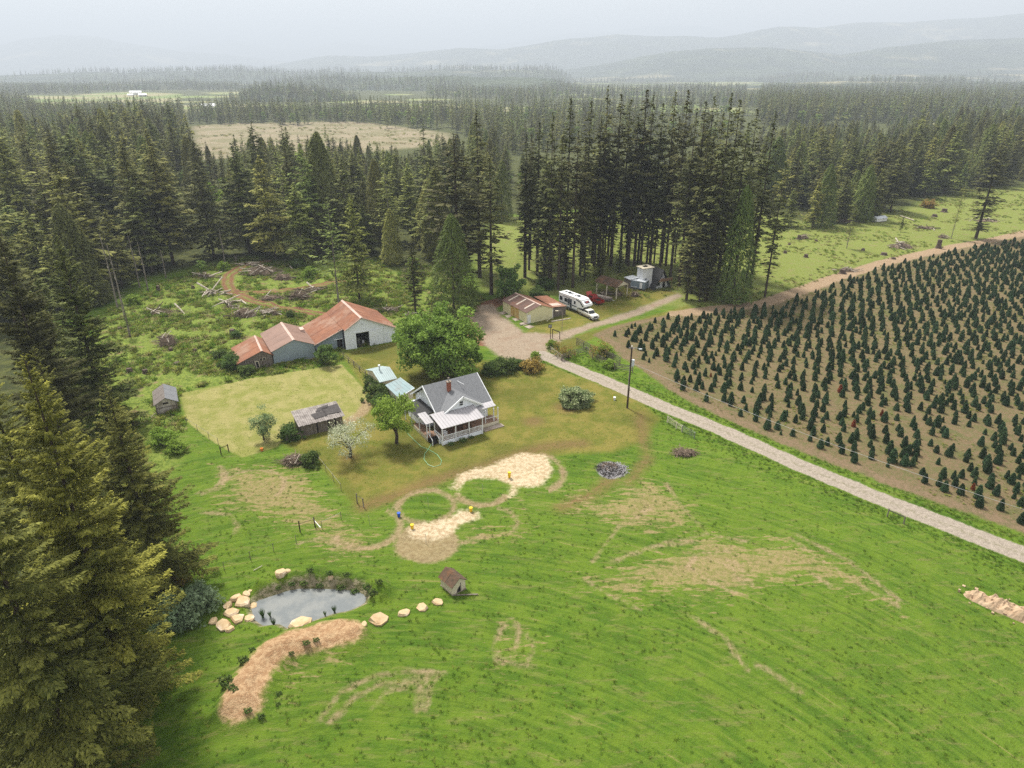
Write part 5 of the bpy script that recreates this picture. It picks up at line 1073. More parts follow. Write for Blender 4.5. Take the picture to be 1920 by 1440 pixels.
# pole shelter
x0, y0, a0 = frame_of((1155, 562), (1175.5, 556))
t = thing('pole_shelter', 'open pole shelter with brown gable roof and cream posts beside the cargo trailer', 'shelter', x0, y0, a0, z=0)
for xx in (0, 3.9):
    for yy in (0, 3.2, 6.4): bx('post', 'cream', t, xx - .09, xx + .09, yy - .09, yy + .09, -.1, 3.3)
panels(t, 'shingle_brown', (-.45, -.35, 3.15), (1.95, -.35, 4.35), (1.95, 6.9, 4.35), (-.45, 6.9, 3.15), 3, 2, .1); panels(t, 'shingle_brown', (4.35, -.35, 3.15), (1.95, -.35, 4.35), (1.95, 6.9, 4.35), (4.35, 6.9, 3.15), 3, 2, .1)
MB().prism([(-.2, 3.2), (4.1, 3.2), (1.95, 4.22)], 'y', -.3, -.2).build('gable_board', 'cream', t); bx('beam', 'cream', t, -.1, .1, -.2, 6.6, 3.2, 3.34) if False else None
# cabin
x0, y0 = G(1224, 543)
t = thing('cabin', 'A-frame cabin with black roof and boxy white tower at the grove edge', 'cabin', x0, y0, R(26), z=0, scale=1.12)
MB().prism([(0, 0), (4.4, 0), (2.2, 4.2)], 'y', 0, .15).build('front_wall', 'white', t)
for a, b in (((-.3, -.1), (2.2, 4.45)), ((4.7, -.1), (2.2, 4.45))):
    panels(t, 'shingle_dark', (a[0], -.7, a[1]), (b[0], -.7, b[1]), (b[0], 4.6, b[1]), (a[0], 4.6, a[1]), 2, 3, .12)
MB().prism([(.2, 0), (4.2, 0), (2.2, 3.9)], 'y', 4.3, 4.4).build('back_wall', 'cream', t)
window(t, .9, 1.8, .7, 1.5, -.0); bx('door', 'dark', t, 2.6, 3.2, -.04, -.0, .1, 1.7); bx('balcony', 'deck', t, 1.0, 4.4, -1.1, -.1, 1.9, 2.02); o = bx('balcony_rail', 'deck', t, 1.0, 4.4, -1.15, -1.1, 2.02, 2.6)
bx('balcony_post', 'deck', t, 4.25, 4.33, -1.1, -1.02, 0, 1.9); bx('gable_trim', 'dark', t, 2.14, 2.26, -.06, -.0, 2.6, 3.9)
o = bx('tower', 'white', t, -2.1, .5, 1.3, 3.5, 0, 4.7); bx('tower_roof', 'cream', o, -2.35, .9, 1.05, 3.8, 4.7, 4.82); bx('roof_hatch', 'dark', o, -1.3, -.3, 2.1, 2.7, 4.82, 5.0); bx('pane', 'glass', o, -1.5, -1.0, 1.26, 1.3, 1.9, 2.4)
panels(t, 'trailer_roof', (-4.6, 2.6, 2.2), (-2.15, 2.6, 2.4), (-2.15, 5.0, 2.4), (-4.6, 5.0, 2.2), 2, 1); bx('side_shed', 'oldwood', t, -4.5, -2.15, 2.7, 4.9, 0, 2.1)

# ------------------------------------------------------------------ poles, lamp, sign, fences
px0, py0 = G(1176, 765); t = thing('utility_pole', 'tall brown utility pole with transformer beside the gravel drive', 'utility pole', px0, py0, 0, z=0)
HP = ZH(765, 651); MB().tube([(0, 0, -.3), (0, 0, HP)], .17, 10, .12).build('pole', 'polewood', t)
MB().tube([(-.14, -.1, 3.2), (-.12, -.08, HP - 3.2)], .06, 6).build('conduit', 'steel', t)
MB().tube([(.34, -.1, HP - 3.1), (.34, -.1, HP - 2.1)], .24, 12).build('transformer', 'trailer_roof', t); bx('bracket', 'steel', t, .1, .2, -.15, 0, HP - 2.8, HP - 2.4)
MB().tube([(0, 0, HP - .3), (.6, -.3, HP + .05), (1.1, -.5, HP - .1)], .04, 6).build('lamp_arm', 'steel', t); bx('lamp_head', 'trailer_roof', t, 1.0, 1.5, -.62, -.42, HP - .2, HP - .05)
MB().tube([(-.5, 0, HP - .15), (.5, 0, HP - .15)], .05, 6).build('cross_arm', 'steel', t); bx('insulator', 'white', t, -.06, .06, -.06, .06, HP, HP + .25)
for zz in (3.2, HP - 3.4): bx('step_bracket', 'steel', t, -.05, .32, -.12, -.02, zz, zz + .12)
ex, ey = G(2330, 1260); t2 = copy_thing(t, ex, ey, 0.3, label='next utility pole along the drive, outside the view', z=0)
n_ = 26; pa = Vector((px0 + .1, py0 - .1, HP - 2.6)); pb = Vector((ex, ey, HP - 1.2))
tag(MB().tube([tuple(pa.lerp(pb, i / n_) - Vector((0, 0, 1.6 * 4 * (i / n_) * (1 - i / n_)))) for i in range(n_ + 1)], .018, 4).build('power_cable', 'steel'), 'pale sagging cable running from the utility pole to the right along the drive', 'cable')
gx_, gy_ = G(1053.5, 626); t = thing('street_lamp', 'thin curved lamp post at the gravel lot before the yellow workshop', 'lamp post', gx_, gy_, 0, z=0)
hl = ZH(626, 583); MB().tube([(0, 0, -.1), (0, 0, hl - .3), (-.2, -.05, hl), (-1.0, -.2, hl + .1)], .06, 6).build('post', 'concrete', t); bx('lamp_head', 'cream', t, -1.5, -.9, -.35, -.05, hl + .02, hl + .14)
gx_, gy_ = G(1032, 636); t = thing('sign_post', 'small black sign with white characters on a post at the drive fork', 'sign', gx_, gy_, 0, z=0)
hs = ZH(636, 608); bx('post', 'polewood', t, -.07, .07, -.06, .06, -.1, hs - .5); bx('board', 'black', t, -.5, .25, -.11, -.07, hs - .75, hs)
for i in range(3):
    k = -.40 + i * .21; m = MB().box(k + .04, k + .11, -.13, -.112, hs - .62 + .04 * i, hs - .16 + .04 * i); m.box(k, k + .05, -.13, -.112, hs - .26 + .04 * i, hs - .16 + .04 * i); m.box(k, k + .15, -.13, -.112, hs - .66 + .04 * i, hs - .61 + .04 * i); m.build('sign_character', 'paintwhite', t)
gx_, gy_ = G(1035, 634); t = thing('hitching_frame', 'wooden post frame beside the black sign', 'frame', gx_, gy_, R(-25), z=0); bx('post', 'polewood', t, 0, .12, 0, .12, -.1, 1.9); bx('post', 'polewood', t, 1.6, 1.72, 0, .12, -.1, 1.5); MB().slab([(0, -.02, 2.0), (0, .12, 2.0), (1.75, .12, 1.6), (1.75, -.02, 1.6)], .14).build('rail', 'polewood', t)

def rail_fence(label, pts, h=1.25, rails=4, mat='oldwood', group=None, step=2.3, name='rail_fence', th=.03, rh=.13, pmat=None):
    W_ = [Vector((*G(*p), 0)) for p in pts]; o = thing(name, label, 'fence', W_[0].x, W_[0].y, 0, z=0, group=group); O = W_[0]
    for a, b in zip(W_, W_[1:]):
        d = (b - a); n = max(1, round(d.length / step)); u = d.normalized(); s = Vector((-u.y, u.x, 0))
        for i in range(n + 1):
            p = a + d * i / n - O; zz = gz(p.x + O.x, p.y + O.y); MB().tube([(p.x, p.y, zz - .2), (p.x + .03 * math.sin(i * 5), p.y, zz + h + .1 * math.sin(i * 3 + 1))], .075, 6).build('post', pmat or mat, o)
        for i in range(n):
            p, q = a + d * i / n - O, a + d * (i + 1) / n - O; z0, z1 = gz(p.x + O.x, p.y + O.y), gz(q.x + O.x, q.y + O.y)
            for r_ in range(rails):
                k = h * (r_ + .8) / (rails + .1); j1, j2 = random.uniform(-.05, .05), random.uniform(-.05, .05); off = s * (.085 * (1 if r_ % 2 else 1.35))
                MB().slab([p + off + Vector((0, 0, z0 + k + j1)), q + off + Vector((0, 0, z1 + k + j2)), q + off + Vector((0, 0, z1 + k + rh + j2)) + s * .004, p + off + Vector((0, 0, z0 + k + rh + j1)) + s * .004], th).build('rail', mat, o)
    return o
rail_fence('weathered board fence at the back of the corral beside the tree farm', [(1081, 648), (1107, 661), (1135, 673), (1162, 686)], 1.5, 5)
rail_fence('weathered board fence at the front of the corral, near the drive', [(1054, 677), (1078, 668), (1099, 663)], 1.2, 4)
rail_fence('grey board fence running from the corral corner toward the utility pole', [(1099, 663), (1111, 675), (1130, 684), (1152, 694), (1186, 700)], 1.3, 4)
rail_fence('yellowish pipe gate at the left end of the corral', [(1032, 661), (1053, 676)], 1.2, 5, 'bush_gold' if False else 'cream', name='pipe_gate', rh=.06, pmat='oldwood')
rail_fence('grey pole fence between the barn lawn and the flower bed', [(644, 672), (664, 688), (686, 707)], 1.1, 2, 'oldwood')
rail_fence('short grey fence in front of the dark shrub by the plank shed', [(539, 829), (552, 826), (566, 822)], 1.0, 2, 'oldwood')
rail_fence('leaning tan pipe gate panel standing in the tall grass by the drive', [(1251, 792), (1268, 802), (1278, 808)], 1.1, 5, 'cream', name='gate_panel', rh=.05, pmat='cream')
rail_fence('grey tube gate panel lying against the tan one in the tall grass', [(1279, 809), (1302, 821)], 1.1, 5, 'steel', name='gate_panel', rh=.05, pmat='steel')
rail_fence('small wooden brace in the pasture beside the drive at the right', [(1663, 970), (1694, 983)], 1.1, 1, 'oldwood', name='fence_brace')
rail_fence('pair of fence posts with wire at the lower corner of the house lawn', [(670, 944), (682, 951)], 1.4, 1, 'oldwood', name='fence_brace', rh=.05)
rail_fence('two dark fence posts with a white pole leaning on them, above the pond', [(563, 998), (591, 988)], 1.5, 1, 'polewood', name='fence_brace', rh=.04, step=6)
rail_fence('dark brace posts at the bottom corner of the mown lawn', [(415, 853), (429, 846)], 1.2, 1, 'polewood', name='fence_brace', rh=.08)
beam('white pole leaning against the dark fence post above the pond', (602, 996), (588, 980), .05, 'paintwhite', 'pole', z=.5, cat='pole')
def wire_fence(label, pts, step=3.2, h=1.15):
    W_ = [Vector((*G(*p), 0)) for p in pts]; o = thing('wire_fence', label, 'fence', W_[0].x, W_[0].y, 0, z=0); O = W_[0]; last = None
    for a, b in zip(W_, W_[1:]):
        n = max(1, round((b - a).length / step))
        for i in range(n):
            p = a.lerp(b, i / n) - O; zz = gz(p.x + O.x, p.y + O.y); MB().tube([(p.x, p.y, zz - .1), (p.x, p.y, zz + h)], .035, 5).build('post', 'oldwood', o)
            if last: MB().tube([last + Vector((0, 0, h * .9)), Vector((p.x, p.y, zz + h * .9))], .012, 3).build('wire', 'steel', o)
            last = Vector((p.x, p.y, zz))
wire_fence('thin wire fence running down the left side of the house lawn', [(598, 868), (640, 920), (670, 944)])
wire_fence('thin wire fence from the pond side toward the big firs', [(556, 1020), (470, 1050), (370, 1090)])
wire_fence('thin wire fence along the lower edge of the mown lawn', [(350, 795), (392, 822), (428, 846)])
wire_fence('thin wire fence above the grass circle toward the house lawn corner', [(604, 992), (640, 975), (668, 962)])

# ------------------------------------------------------------------ small things
hose_px = [(757, 804), (766, 815), (778, 827), (790, 838), (805, 844), (820, 853), (828, 864), (826, 872), (814, 876), (803, 872), (795, 862), (796, 852), (803, 843), (809, 833), (810, 826)]
tag(MB().tube([(*G(*p), gz(*G(*p)) + .06) for p in hose_px], .035, 5).build('garden_hose', 'green_hose'), 'pale green garden hose looping over the lawn in front of the porch steps', 'hose')
def bucket(label, px, py, mat, h=.55):
    gx_, gy_ = G(px, py); t = thing('bucket', label, 'bucket', gx_, gy_); MB().tube([(0, 0, 0), (0, 0, h)], .17, 10, .22).build('body', mat, t); MB().tube([(0, 0, h), (0, 0, h + .05)], .24, 10).build('lid', mat, t)
bucket('yellow bucket on the sawdust between the two upper circles', 955, 894, 'yel_bucket', .8); bucket('yellow bucket at the right end of the lower sawdust strip', 883, 957, 'yel_bucket'); bucket('yellow bucket at the left end of the lower sawdust strip', 773, 991, 'yel_bucket')
bucket('blue bucket on the worn ring left of the circles', 748, 968, 'blue_bucket'); bucket('orange bucket in the weeds by the small willow', 491, 845, 'orange', .4); bucket('small white tank beside the drive near the utility pole', 1152, 750, 'paintwhite', .5)
for k, (px, py, lb) in enumerate([(803, 950, 'middle of the left small grass circle'), (693, 984, 'middle of the grass circle left of the blue bucket'), (905, 925, 'middle of the dark grass circle'), (799, 1018, 'middle of the tan disc'), (1003, 890, 'wide sawdust patch')]):
    gx_, gy_ = G(px, py); o = MB().tube([(0, 0, -.1), (0, 0, 1.4)], .025, 5).build('stake', 'steel'); o.location = (gx_, gy_, gz(gx_, gy_)); tag(o, 'thin metal stake in the ' + lb, 'stake')
gx_, gy_ = G(1148, 752); o = MB().tube([(0, 0, -.1), (0, 0, 1.3)], .03, 5).build('marker_rod', 'yel_bucket'); o.location = (gx_, gy_, 0); tag(o, 'thin yellow marker rod beside the small white tank', 'marker')
# rocks
def rock(px, py, wpx, label, flat=.42, mat='rock', group=None):
    gx_, gy_ = G(px, py); d = math.dist((0, 0, 50), (gx_, gy_, 0)); w = wpx / 1280 * d * .5; r = np.random.default_rng(int(px * 7 + py)); n = r.integers(6, 9)
    a = np.sort(r.random(n) * .5 + np.arange(n)) / n * 6.283; rad = w * (.8 + .35 * r.random(n)); ecc = r.uniform(.7, 1.05)
    bot = [(rad[i] * math.cos(a[i]), rad[i] * ecc * math.sin(a[i]), -.25) for i in range(n)]; mid = [(p[0] * 1.03, p[1] * 1.03, w * flat * .6) for p in bot]
    tl = r.uniform(-.22, .22, 2); top = [(p[0] * .8, p[1] * .8, w * flat * (1 + .12 * r.random()) + tl[0] * p[0] + tl[1] * p[1]) for p in bot]
    v = bot + mid + top + [(0, 0, w * flat * 1.15)]; f = [(i, (i + 1) % n, n + (i + 1) % n, n + i) for i in range(n)] + [(n + i, n + (i + 1) % n, 2 * n + (i + 1) % n, 2 * n + i) for i in range(n)] + [(2 * n + i, 2 * n + (i + 1) % n, 3 * n) for i in range(n)]
    o = MB().raw(v, f).build('rock', mat); o.location = (gx_, gy_, gz(gx_, gy_) - .02); o.rotation_euler[2] = r.random() * 6
    return tag(o, label, 'rock', group or 'sandstone rocks around the pond')
for q in [(711, 1166, 35, 'big flat tan rock right of the pond, nearest the dirt bank'), (757, 1151, 24, 'round tan rock, second from the big flat one'), (791, 1139, 22, 'oval pale rock, third of the row toward the pump house'), (821, 1128, 20, 'tan rock closest to the pump house'),
          (563, 1171, 37, 'large cracked rock at the near edge of the pond'), (529, 1089, 20, 'flat rock at the far left edge of the pond'), (542, 1083, 13, 'small rock beside the flat one at the far pond edge'), (621, 1092, 10, 'tiny rock on the far pond bank'),
          (442, 1124, 21, 'long flat slab at the upper left of the rock heap'), (462, 1117, 17, 'slab above the pond corner of the rock heap'), (456, 1130, 26, 'wide slab in the upper rock heap left of the pond'), (473, 1131, 15, 'upright slab touching the water at the left pond edge'),
          (427, 1138, 18, 'pale pointed rock left of the upper rock heap'), (434, 1152, 25, 'big orange sided rock in the lower heap'), (446, 1163, 22, 'square orange rock right in the lower heap'), (401, 1166, 18, 'thin slab at the left end of the lower heap'),
          (420, 1175, 27, 'tilted brown slab at the bottom of the lower heap'), (430, 1182, 19, 'flat slab below the tilted brown one'), (467, 1161, 17, 'small slab between the lower heap and the water'), (470, 1111, 9, 'small stone at the top of the upper rock heap'), (684, 1179, 12, 'small flat stone at the tip of the dirt bank')]: rock(*q)
for o in [o for o in bpy.data.objects if o.name.startswith('rock')]: o.data.polygons.foreach_set('use_smooth', [False] * len(o.data.polygons))
# stumps
def stump(px, py, label, h=.6, r=.42, lean=0):
    gx_, gy_ = G(px, py); m = MB(); n = 9; m.raw(*(lambda: ([(r * (1.45 + .25 * math.sin(k * 2.7 + px)) * math.cos(k * 6.283 / n), r * (1.45 + .25 * math.sin(k * 2.7 + px)) * math.sin(k * 6.283 / n), -.15) for k in range(n)] + [(r * math.cos(k * 6.283 / n), r * math.sin(k * 6.283 / n), h * .35) for k in range(n)] + [(r * .92 * math.cos(k * 6.283 / n) + lean, r * .92 * math.sin(k * 6.283 / n), h + .07 * math.sin(k * 2 + py)) for k in range(n)],
        [(k, (k + 1) % n, n + (k + 1) % n, n + k) for k in range(n)] + [(n + k, n + (k + 1) % n, 2 * n + (k + 1) % n, 2 * n + k) for k in range(n)] + [tuple(range(2 * n, 3 * n))]))())
    o = m.build('tree_stump', 'stump'); o.location = (gx_, gy_, gz(gx_, gy_)); tag(o, label, 'stump', 'stumps left from felled trees')
for q in [(243, 697, 'dark stump in the clearing, left one of the pair above the white shed', .8, .5), (272, 696, 'dark stump in the clearing, right one of the pair above the white shed', .7, .48), (332, 682, 'pale flat stump above the mown lawn', .45, .6), (436, 624, 'tall dark stump behind the wooden shed', .9, .6), (320, 656, 'stump at the foot of the round slash heap', .6, .4),
          (298, 548, 'split reddish stump near the left forest edge', 1.5, .45), (362, 540, 'small stump beside the log pile', .6, .4), (334, 537, 'little stump near the left forest edge', .4, .35), (365, 655, 'small stump in the middle of the clearing', .35, .35),
          (1759, 466, 'tall broken stump beside the farm track', 2.6, .7), (1657, 479, 'low wide stump in the right meadow', .7, .9), (1579, 513, 'block like stump beside the scrap logs of the right meadow', 1.1, .8), (1675, 487, 'small stump close to the farm track', .5, .6), (1498, 448, 'jagged black stump in the right meadow', 1.4, .6), (1511, 482, 'root stump with a spur, left in the right meadow', .9, .6),
          (1770, 398, 'dark root stump far right in the meadow', 1.2, 1.0), (1752, 406, 'low root stump far right in the meadow', .8, .9), (1472, 474, 'small stump near the edge of the grove', .7, .5), (1590, 438, 'little stump by the leaning thin fir', .6, .6), (1480, 458, 'tiny stump in the meadow beside the grove', .5, .4)]: stump(*q)
for q in [(395, 660, 'faint stump right of the slash heap', .3, .3), (372, 632, 'small pale stump behind the round slash heap', .3, .3), (408, 600, 'stump with a white chip in the clearing', .35, .3), (226, 620, 'stump near the bare snag', .5, .4), (1530, 452, 'stump tucked in the meadow grass', .5, .5), (1618, 470, 'stump under the thin leaning fir', .6, .5)]: stump(*q)

def slash(label, px, py, wpx, nlog, ntwig, h=1.3, pale=.5, asp=.6, name='slash_pile', L=(2.0, 5.5), rr=(.08, .22), dark='twig'):
    gx_, gy_ = G(px, py); d = math.dist((0, 0, 50), (gx_, gy_, 0)); w = wpx / 1280 * d * .5; r = np.random.default_rng(int(px * 3 + py)); t = thing(name, label, 'brush pile' if name == 'slash_pile' else 'log pile', gx_, gy_, z=gz(gx_, gy_))
    if name == 'slash_pile': L = (max(.8, w * .4), min(5.5, max(1.6, w * 1.2))); rr = (.05, max(.09, min(.22, w * .05)))
    def stick(m, rad, l, k=1.0):
        u, v = r.normal(0, .38, 2); cx, cy = u * w * k, v * w * asp * k; e = max(0, 1 - (u * u + v * v) * 1.1); cz = r.random() * h * e + rad; a = r.random() * 6.28; tl = r.normal(0, .14 + .12 * e)
        dx, dy, dz = math.cos(a) * l / 2, math.sin(a) * l / 2, tl * l / 2; z0 = max(cz, abs(dz) * .8)
        m.tube([(cx - dx, cy - dy, z0 - dz), (cx + dx * .1, cy + dy * .1, z0 + .05), (cx + dx, cy + dy, z0 + dz)], rad, 5, rad * .6)
    for i in range(nlog): m = MB(); stick(m, r.uniform(*rr), r.uniform(*L)); m.build('log', 'log' if r.random() < pale + .2 else 'bark', t)
    m = MB()
    for i in range(ntwig): stick(m, r.uniform(.02, .045), r.uniform(.8, 2.4), .95)
    tag(m.build('twigs', dark, t), kind='stuff'); 
    if h > .5: 
        n = 14; m = MB(); ring = lambda k, z: [(w * .62 * k * (1 + .2 * math.sin(i * 2.1 + px)) * math.cos(i * 6.283 / n), w * asp * .62 * k * (1 + .2 * math.sin(i * 1.7)) * math.sin(i * 6.283 / n), z) for i in range(n)]
        v = ring(1, -.1) + ring(.65, h * .45) + ring(.2, h * .75); m.raw(v, [(i, (i + 1) % n, n + (i + 1) % n, n + i) for i in range(n)] + [(n + i, n + (i + 1) % n, 2 * n + (i + 1) % n, 2 * n + i) for i in range(n)] + [tuple(range(2 * n, 3 * n))]); m.build('core', 'twig', t)
    return t
for q in [('round grey brush heap in the middle of the stump clearing', 314, 645, 44, 16, 190, 2.4, .45, .9), ('wide pile of brush and grey logs in the clearing left of the barn roof', 460, 592, 58, 18, 200, 1.7, .7), ('pile of white splintered logs beside the dirt track', 507, 590, 44, 18, 90, 1.8, .95),
          ('long heap of pale trunks and brush inside the bend of the dirt track', 492, 512, 90, 20, 300, 2.0, .6, .5), ('brush heap with crossed trunks right of the long heap', 530, 522, 50, 10, 170, 1.6, .4), ('brown root and brush heap above the barn roof', 562, 560, 60, 12, 240, 2.2, .3), ('low brush spread behind the barn roof near the thin fir', 510, 560, 60, 6, 170, 1.0, .3),
          ('scattered pale slash beside the log pile', 432, 576, 36, 8, 60, .5, .9), ('brown brush patch in the left clearing', 300, 585, 110, 10, 260, .5, .4, .35), ('low slash strewn below the left forest edge', 385, 520, 60, 10, 120, .6, .7, .4),
          ('scrap heap of logs in the right meadow beside the farm track', 1588, 508, 40, 14, 60, 1.0, .6), ('brush heap of grey branches in the right meadow', 1690, 465, 52, 12, 150, 1.8, .5), ('dark root wad heap at the left of the right meadow', 1507, 447, 26, 10, 70, 1.6, .2), ('brush heap below the small ragged fir', 1768, 446, 22, 8, 60, 1.4, .3),
          ('low brush strewn far in the right meadow', 1735, 427, 40, 8, 80, .8, .4), ('slash behind the leaning thin fir', 1590, 415, 40, 8, 80, 1.0, .6), ('fallen grey branches right behind the white barn', 730, 582, 60, 12, 160, .8, .7, .4), ('brush under the round cedar beside the barn', 775, 590, 44, 8, 120, .7, .6, .4),
          ('dark brush heap at the top of the lower paddock', 552, 868, 50, 12, 260, 1.1, .1, .6), ('brown stick bundle lying in the tall grass by the drive', 1284, 849, 50, 6, 240, .6, .2, .35), ('slash strewn at the end of the dirt track', 470, 497, 60, 10, 120, .7, .6, .4), ('brush and rusty scrap heap between the pole shelter and the cargo trailer', 1190, 556, 24, 8, 90, 1.1, .2),
          ('junk timber heap in front of the pole shelter', 1135, 553, 30, 8, 60, .9, .3), ('dark scrap under the pole shelter', 1160, 555, 20, 6, 40, .9, .1), ('grey slash at the far right in the meadow', 1850, 415, 60, 8, 100, .6, .6, .4), ('flat brush patch on the clearing left of the white barn track', 590, 545, 60, 10, 160, .8, .4, .4)]:
    slash(*q)
for q in [('stack of long pale logs above the clearing track', 398, 552, 48, 12, 8, .9, 1.0, .35), ('small stack of tan logs below the long log stack', 424, 571, 34, 7, 5, .5, .8, .4)]:
    slash(*q, name='log_pile', L=(4.0, 7.5), rr=(.14, .24))
for pa, pb, lb in [((452, 563), (466, 573), 'short thick pale log beside the brush heaps'), ((1687, 468 - 63), (1714, 414), 'long pale log in the far right meadow'), ((418, 569), (452, 566), 'long tan log above the brush pile'), ((1560, 508), (1568, 509), 'short white log by the scrap heap'), ((540, 497), (548, 505), 'pale log on the slope above the dirt track'), ((362, 527), (340, 529), 'grey log near the small stump'), ((476, 1072), (492, 1063), 'pale stick lying in the grass left of the pond')]:
    beam(lb, pa, pb, .22 if pa[1] < 600 else .05, 'log')
# snags along the left forest
for k, (tx, ty, by) in enumerate([(222, 545, 632), (257, 455, 545), (186, 440, 580), (240, 445, 540), (265, 420, 512), (300, 470, 522), (440, 480, 492), (410, 430, 498), (200, 460, 600), (500, 440, 478)]):
    x_, y_, h_ = by_top(tx, ty, by); t = thing('snag', ['bare leaning snag in the clearing', 'broken grey snag with pale branches', 'thin pale snag', 'bare snag', 'grey broken trunk', 'short snag', 'thin broken snag', 'tall bare snag', 'pale bare trunk', 'slim grey snag'][k] + ' at the ' + ['left, beside the small ragged fir', 'left forest edge', 'far left forest edge', 'left forest edge behind the grey snag', 'inner forest edge', 'forest edge near the split stump', 'forest edge by the dirt track bend', 'forest edge left of the dirt track', 'left, in front of the dark fir', 'forest edge behind the brush heaps'][k], 'dead tree', x_, y_)
    MB().tube([(0, 0, -.2), (.2, 0, h_ * .5), (0, .1, h_)], .2, 6, .07).build('trunk', 'bark_pale', t); m = MB()
    for i in range(10): a = i * 2.1; z = h_ * (.3 + .065 * i); m.tube([(0, 0, z), (1.1 * math.cos(a), 1.1 * math.sin(a), z + .25)], .04, 4, .015)
    m.build('branches', 'bark_pale', t)
# burn pile and soil heap
gx_, gy_ = G(1146, 878); t = thing('burn_pile', 'burnt out brush pile of charred wood and pale ash', 'burn pile', gx_, gy_)
r = np.random.default_rng(5)
for nm, mt, n, rad in (('charred_wood', 'ash_dark', 260, .03), ('ash_lumps', 'ash_pale', 200, .028), ('unburnt_brush', 'twig', 160, .02)):
    m = MB()
    for i in range(n):
        a, q = r.random() * 6.28, (r.random() ** .5) * (2.3 if mt != 'twig' else 1.3); l = r.uniform(.12, .5); cx, cy = q * math.cos(a) * .9 + (.5 if mt == 'ash_pale' else -.2), q * math.sin(a) * .8 + (0 if mt != 'twig' else .5); b = r.random() * 6.28; z = .05 + .45 * max(0, 1 - q / 2) * r.random()
        m.tube([(cx, cy, z), (cx + l * math.cos(b), cy + l * math.sin(b), z + r.uniform(0, .2))], rad * r.uniform(.7, 1.8), 5)
    tag(m.build(nm, mt, t), kind='stuff')
gx_, gy_ = G(1884, 1140); t = thing('soil_heap', 'long heap of broken pale brown soil in the pasture at the right edge', 'soil heap', gx_, gy_, R(-38))
r = np.random.default_rng(8); m = MB()
n1_, n2_ = 46, 18; v = []
for a_ in range(n1_):
    for b_ in range(n2_):
        xx, yy = (a_ / (n1_ - 1) - .5) * 8.0, (b_ / (n2_ - 1) - .5) * 2.6; e = max(0, 1 - (xx / 3.9) ** 4 - (yy / 1.25) ** 2)
        nz = float(vnoise(np.array([xx + 50]), np.array([yy + 50]), .55, 90)[0]) + .6 * float(vnoise(np.array([xx + 50]), np.array([yy + 50]), .22, 91)[0]); v.append((xx + .1 * nz, yy + .1 * nz, -.22 + (.85 * e ** .6 * (1 + .9 * nz)) + .05 * nz))
m.raw(v, [(a_ * n2_ + b_, (a_ + 1) * n2_ + b_, (a_ + 1) * n2_ + b_ + 1, a_ * n2_ + b_ + 1) for a_ in range(n1_ - 1) for b_ in range(n2_ - 1)]); m.build('soil', 'soilpile', t)
m = MB()
for k in range(26): a_, b_, w_ = r.uniform(-4.2, 4.2), r.normal(0, .9), r.uniform(.05, .2); m.box(a_ - w_, a_ + w_ * .8, b_ - w_ * .8, b_ + w_, -.05, w_ * 1.1 + .35 * max(0, 1 - abs(b_)))
tag(m.build('clods', 'soilpile', t), kind='stuff')

# ------------------------------------------------------------------ trees and shrubs around the house
def plant(mesh, name, label, cat, px, by, s=1.0, sz=None, rz=0.0, group=None):
    x_, y_ = G(px, by); o = thing(name, label, cat, x_, y_, rz, group=group); o.scale = (s, s, sz or s); link('crown', mesh[0], o); link('trunk' if cat == 'tree' else 'stems', mesh[1], o); return o
plant(decid(400, 8.6, 12.5, 170, 150, .42, 'maple', base=.02, clump=.17, tr=.5), 'maple_tree', 'huge round green maple behind the farmhouse', 'tree', 826, 703, 1.0)
plant(decid(401, 3.6, 8.6, 46, 130, .24, 'lime', base=.22, droop=.28, clump=.26, tr=.28), 'leafy_tree', 'bright green drooping tree beside the left porch', 'tree', 743, 831, 1.0)
plant(decid(402, 4.3, 6.2, 46, 70, .16, 'blossom', base=.25, droop=.12, clump=.22, tr=.26), 'apple_tree', 'old apple tree covered in white blossom', 'tree', 656, 857, 1.0)
plant(decid(403, 1.9, 5.4, 30, 110, .16, 'willow', base=.08, clump=.28, tr=.15), 'willow_tree', 'small silvery willow standing on the near edge of the mown lawn', 'tree', 494, 825, 1.0)
plant(decid(404, 4.2, 8.5, 50, 90, .4, 'decid', base=.02, clump=.22, tr=.25), 'leafy_tree', 'light green leafy tree behind the yellow workshop', 'tree', 953, 563, 1.0, 1.05)
plant(decid(405, 2.4, 4.2, 26, 90, .28, 'bush', base=.02, clump=.28, tr=.2), 'leafy_tree', 'round leafy tree between the grey shed and the barn door', 'tree', 611, 683, 1.05)
B1 = decid(410, 2.3, 2.3, 110, 90, .20, 'rhodo', trunk=False, base=-.35, clump=.2, flat=.8); plant(B1, 'rhododendron', 'round flowering rhododendron alone on the lawn', 'shrub', 1079, 755, 1.4, 1.25)
B2 = decid(411, 2.0, 2.6, 60, 70, .20, 'bush', trunk=False, base=-.3, clump=.25); B3 = decid(412, 2.0, 2.6, 60, 60, .20, 'bush_gold', trunk=False, base=-.3, clump=.25); B4 = decid(413, 2.0, 2.2, 60, 70, .20, 'bush_grey', trunk=False, base=-.3, clump=.25); B5 = decid(414, 2.0, 2.6, 60, 50, .20, 'lime', trunk=False, base=-.3, clump=.25); B6 = decid(415, 2.0, 2.8, 20, 30, .15, 'bush_gold', trunk=False, base=0, clump=.28)
B7 = decid(416, .5, .5, 10, 22, .12, 'bush', trunk=False, base=0, clump=.35)
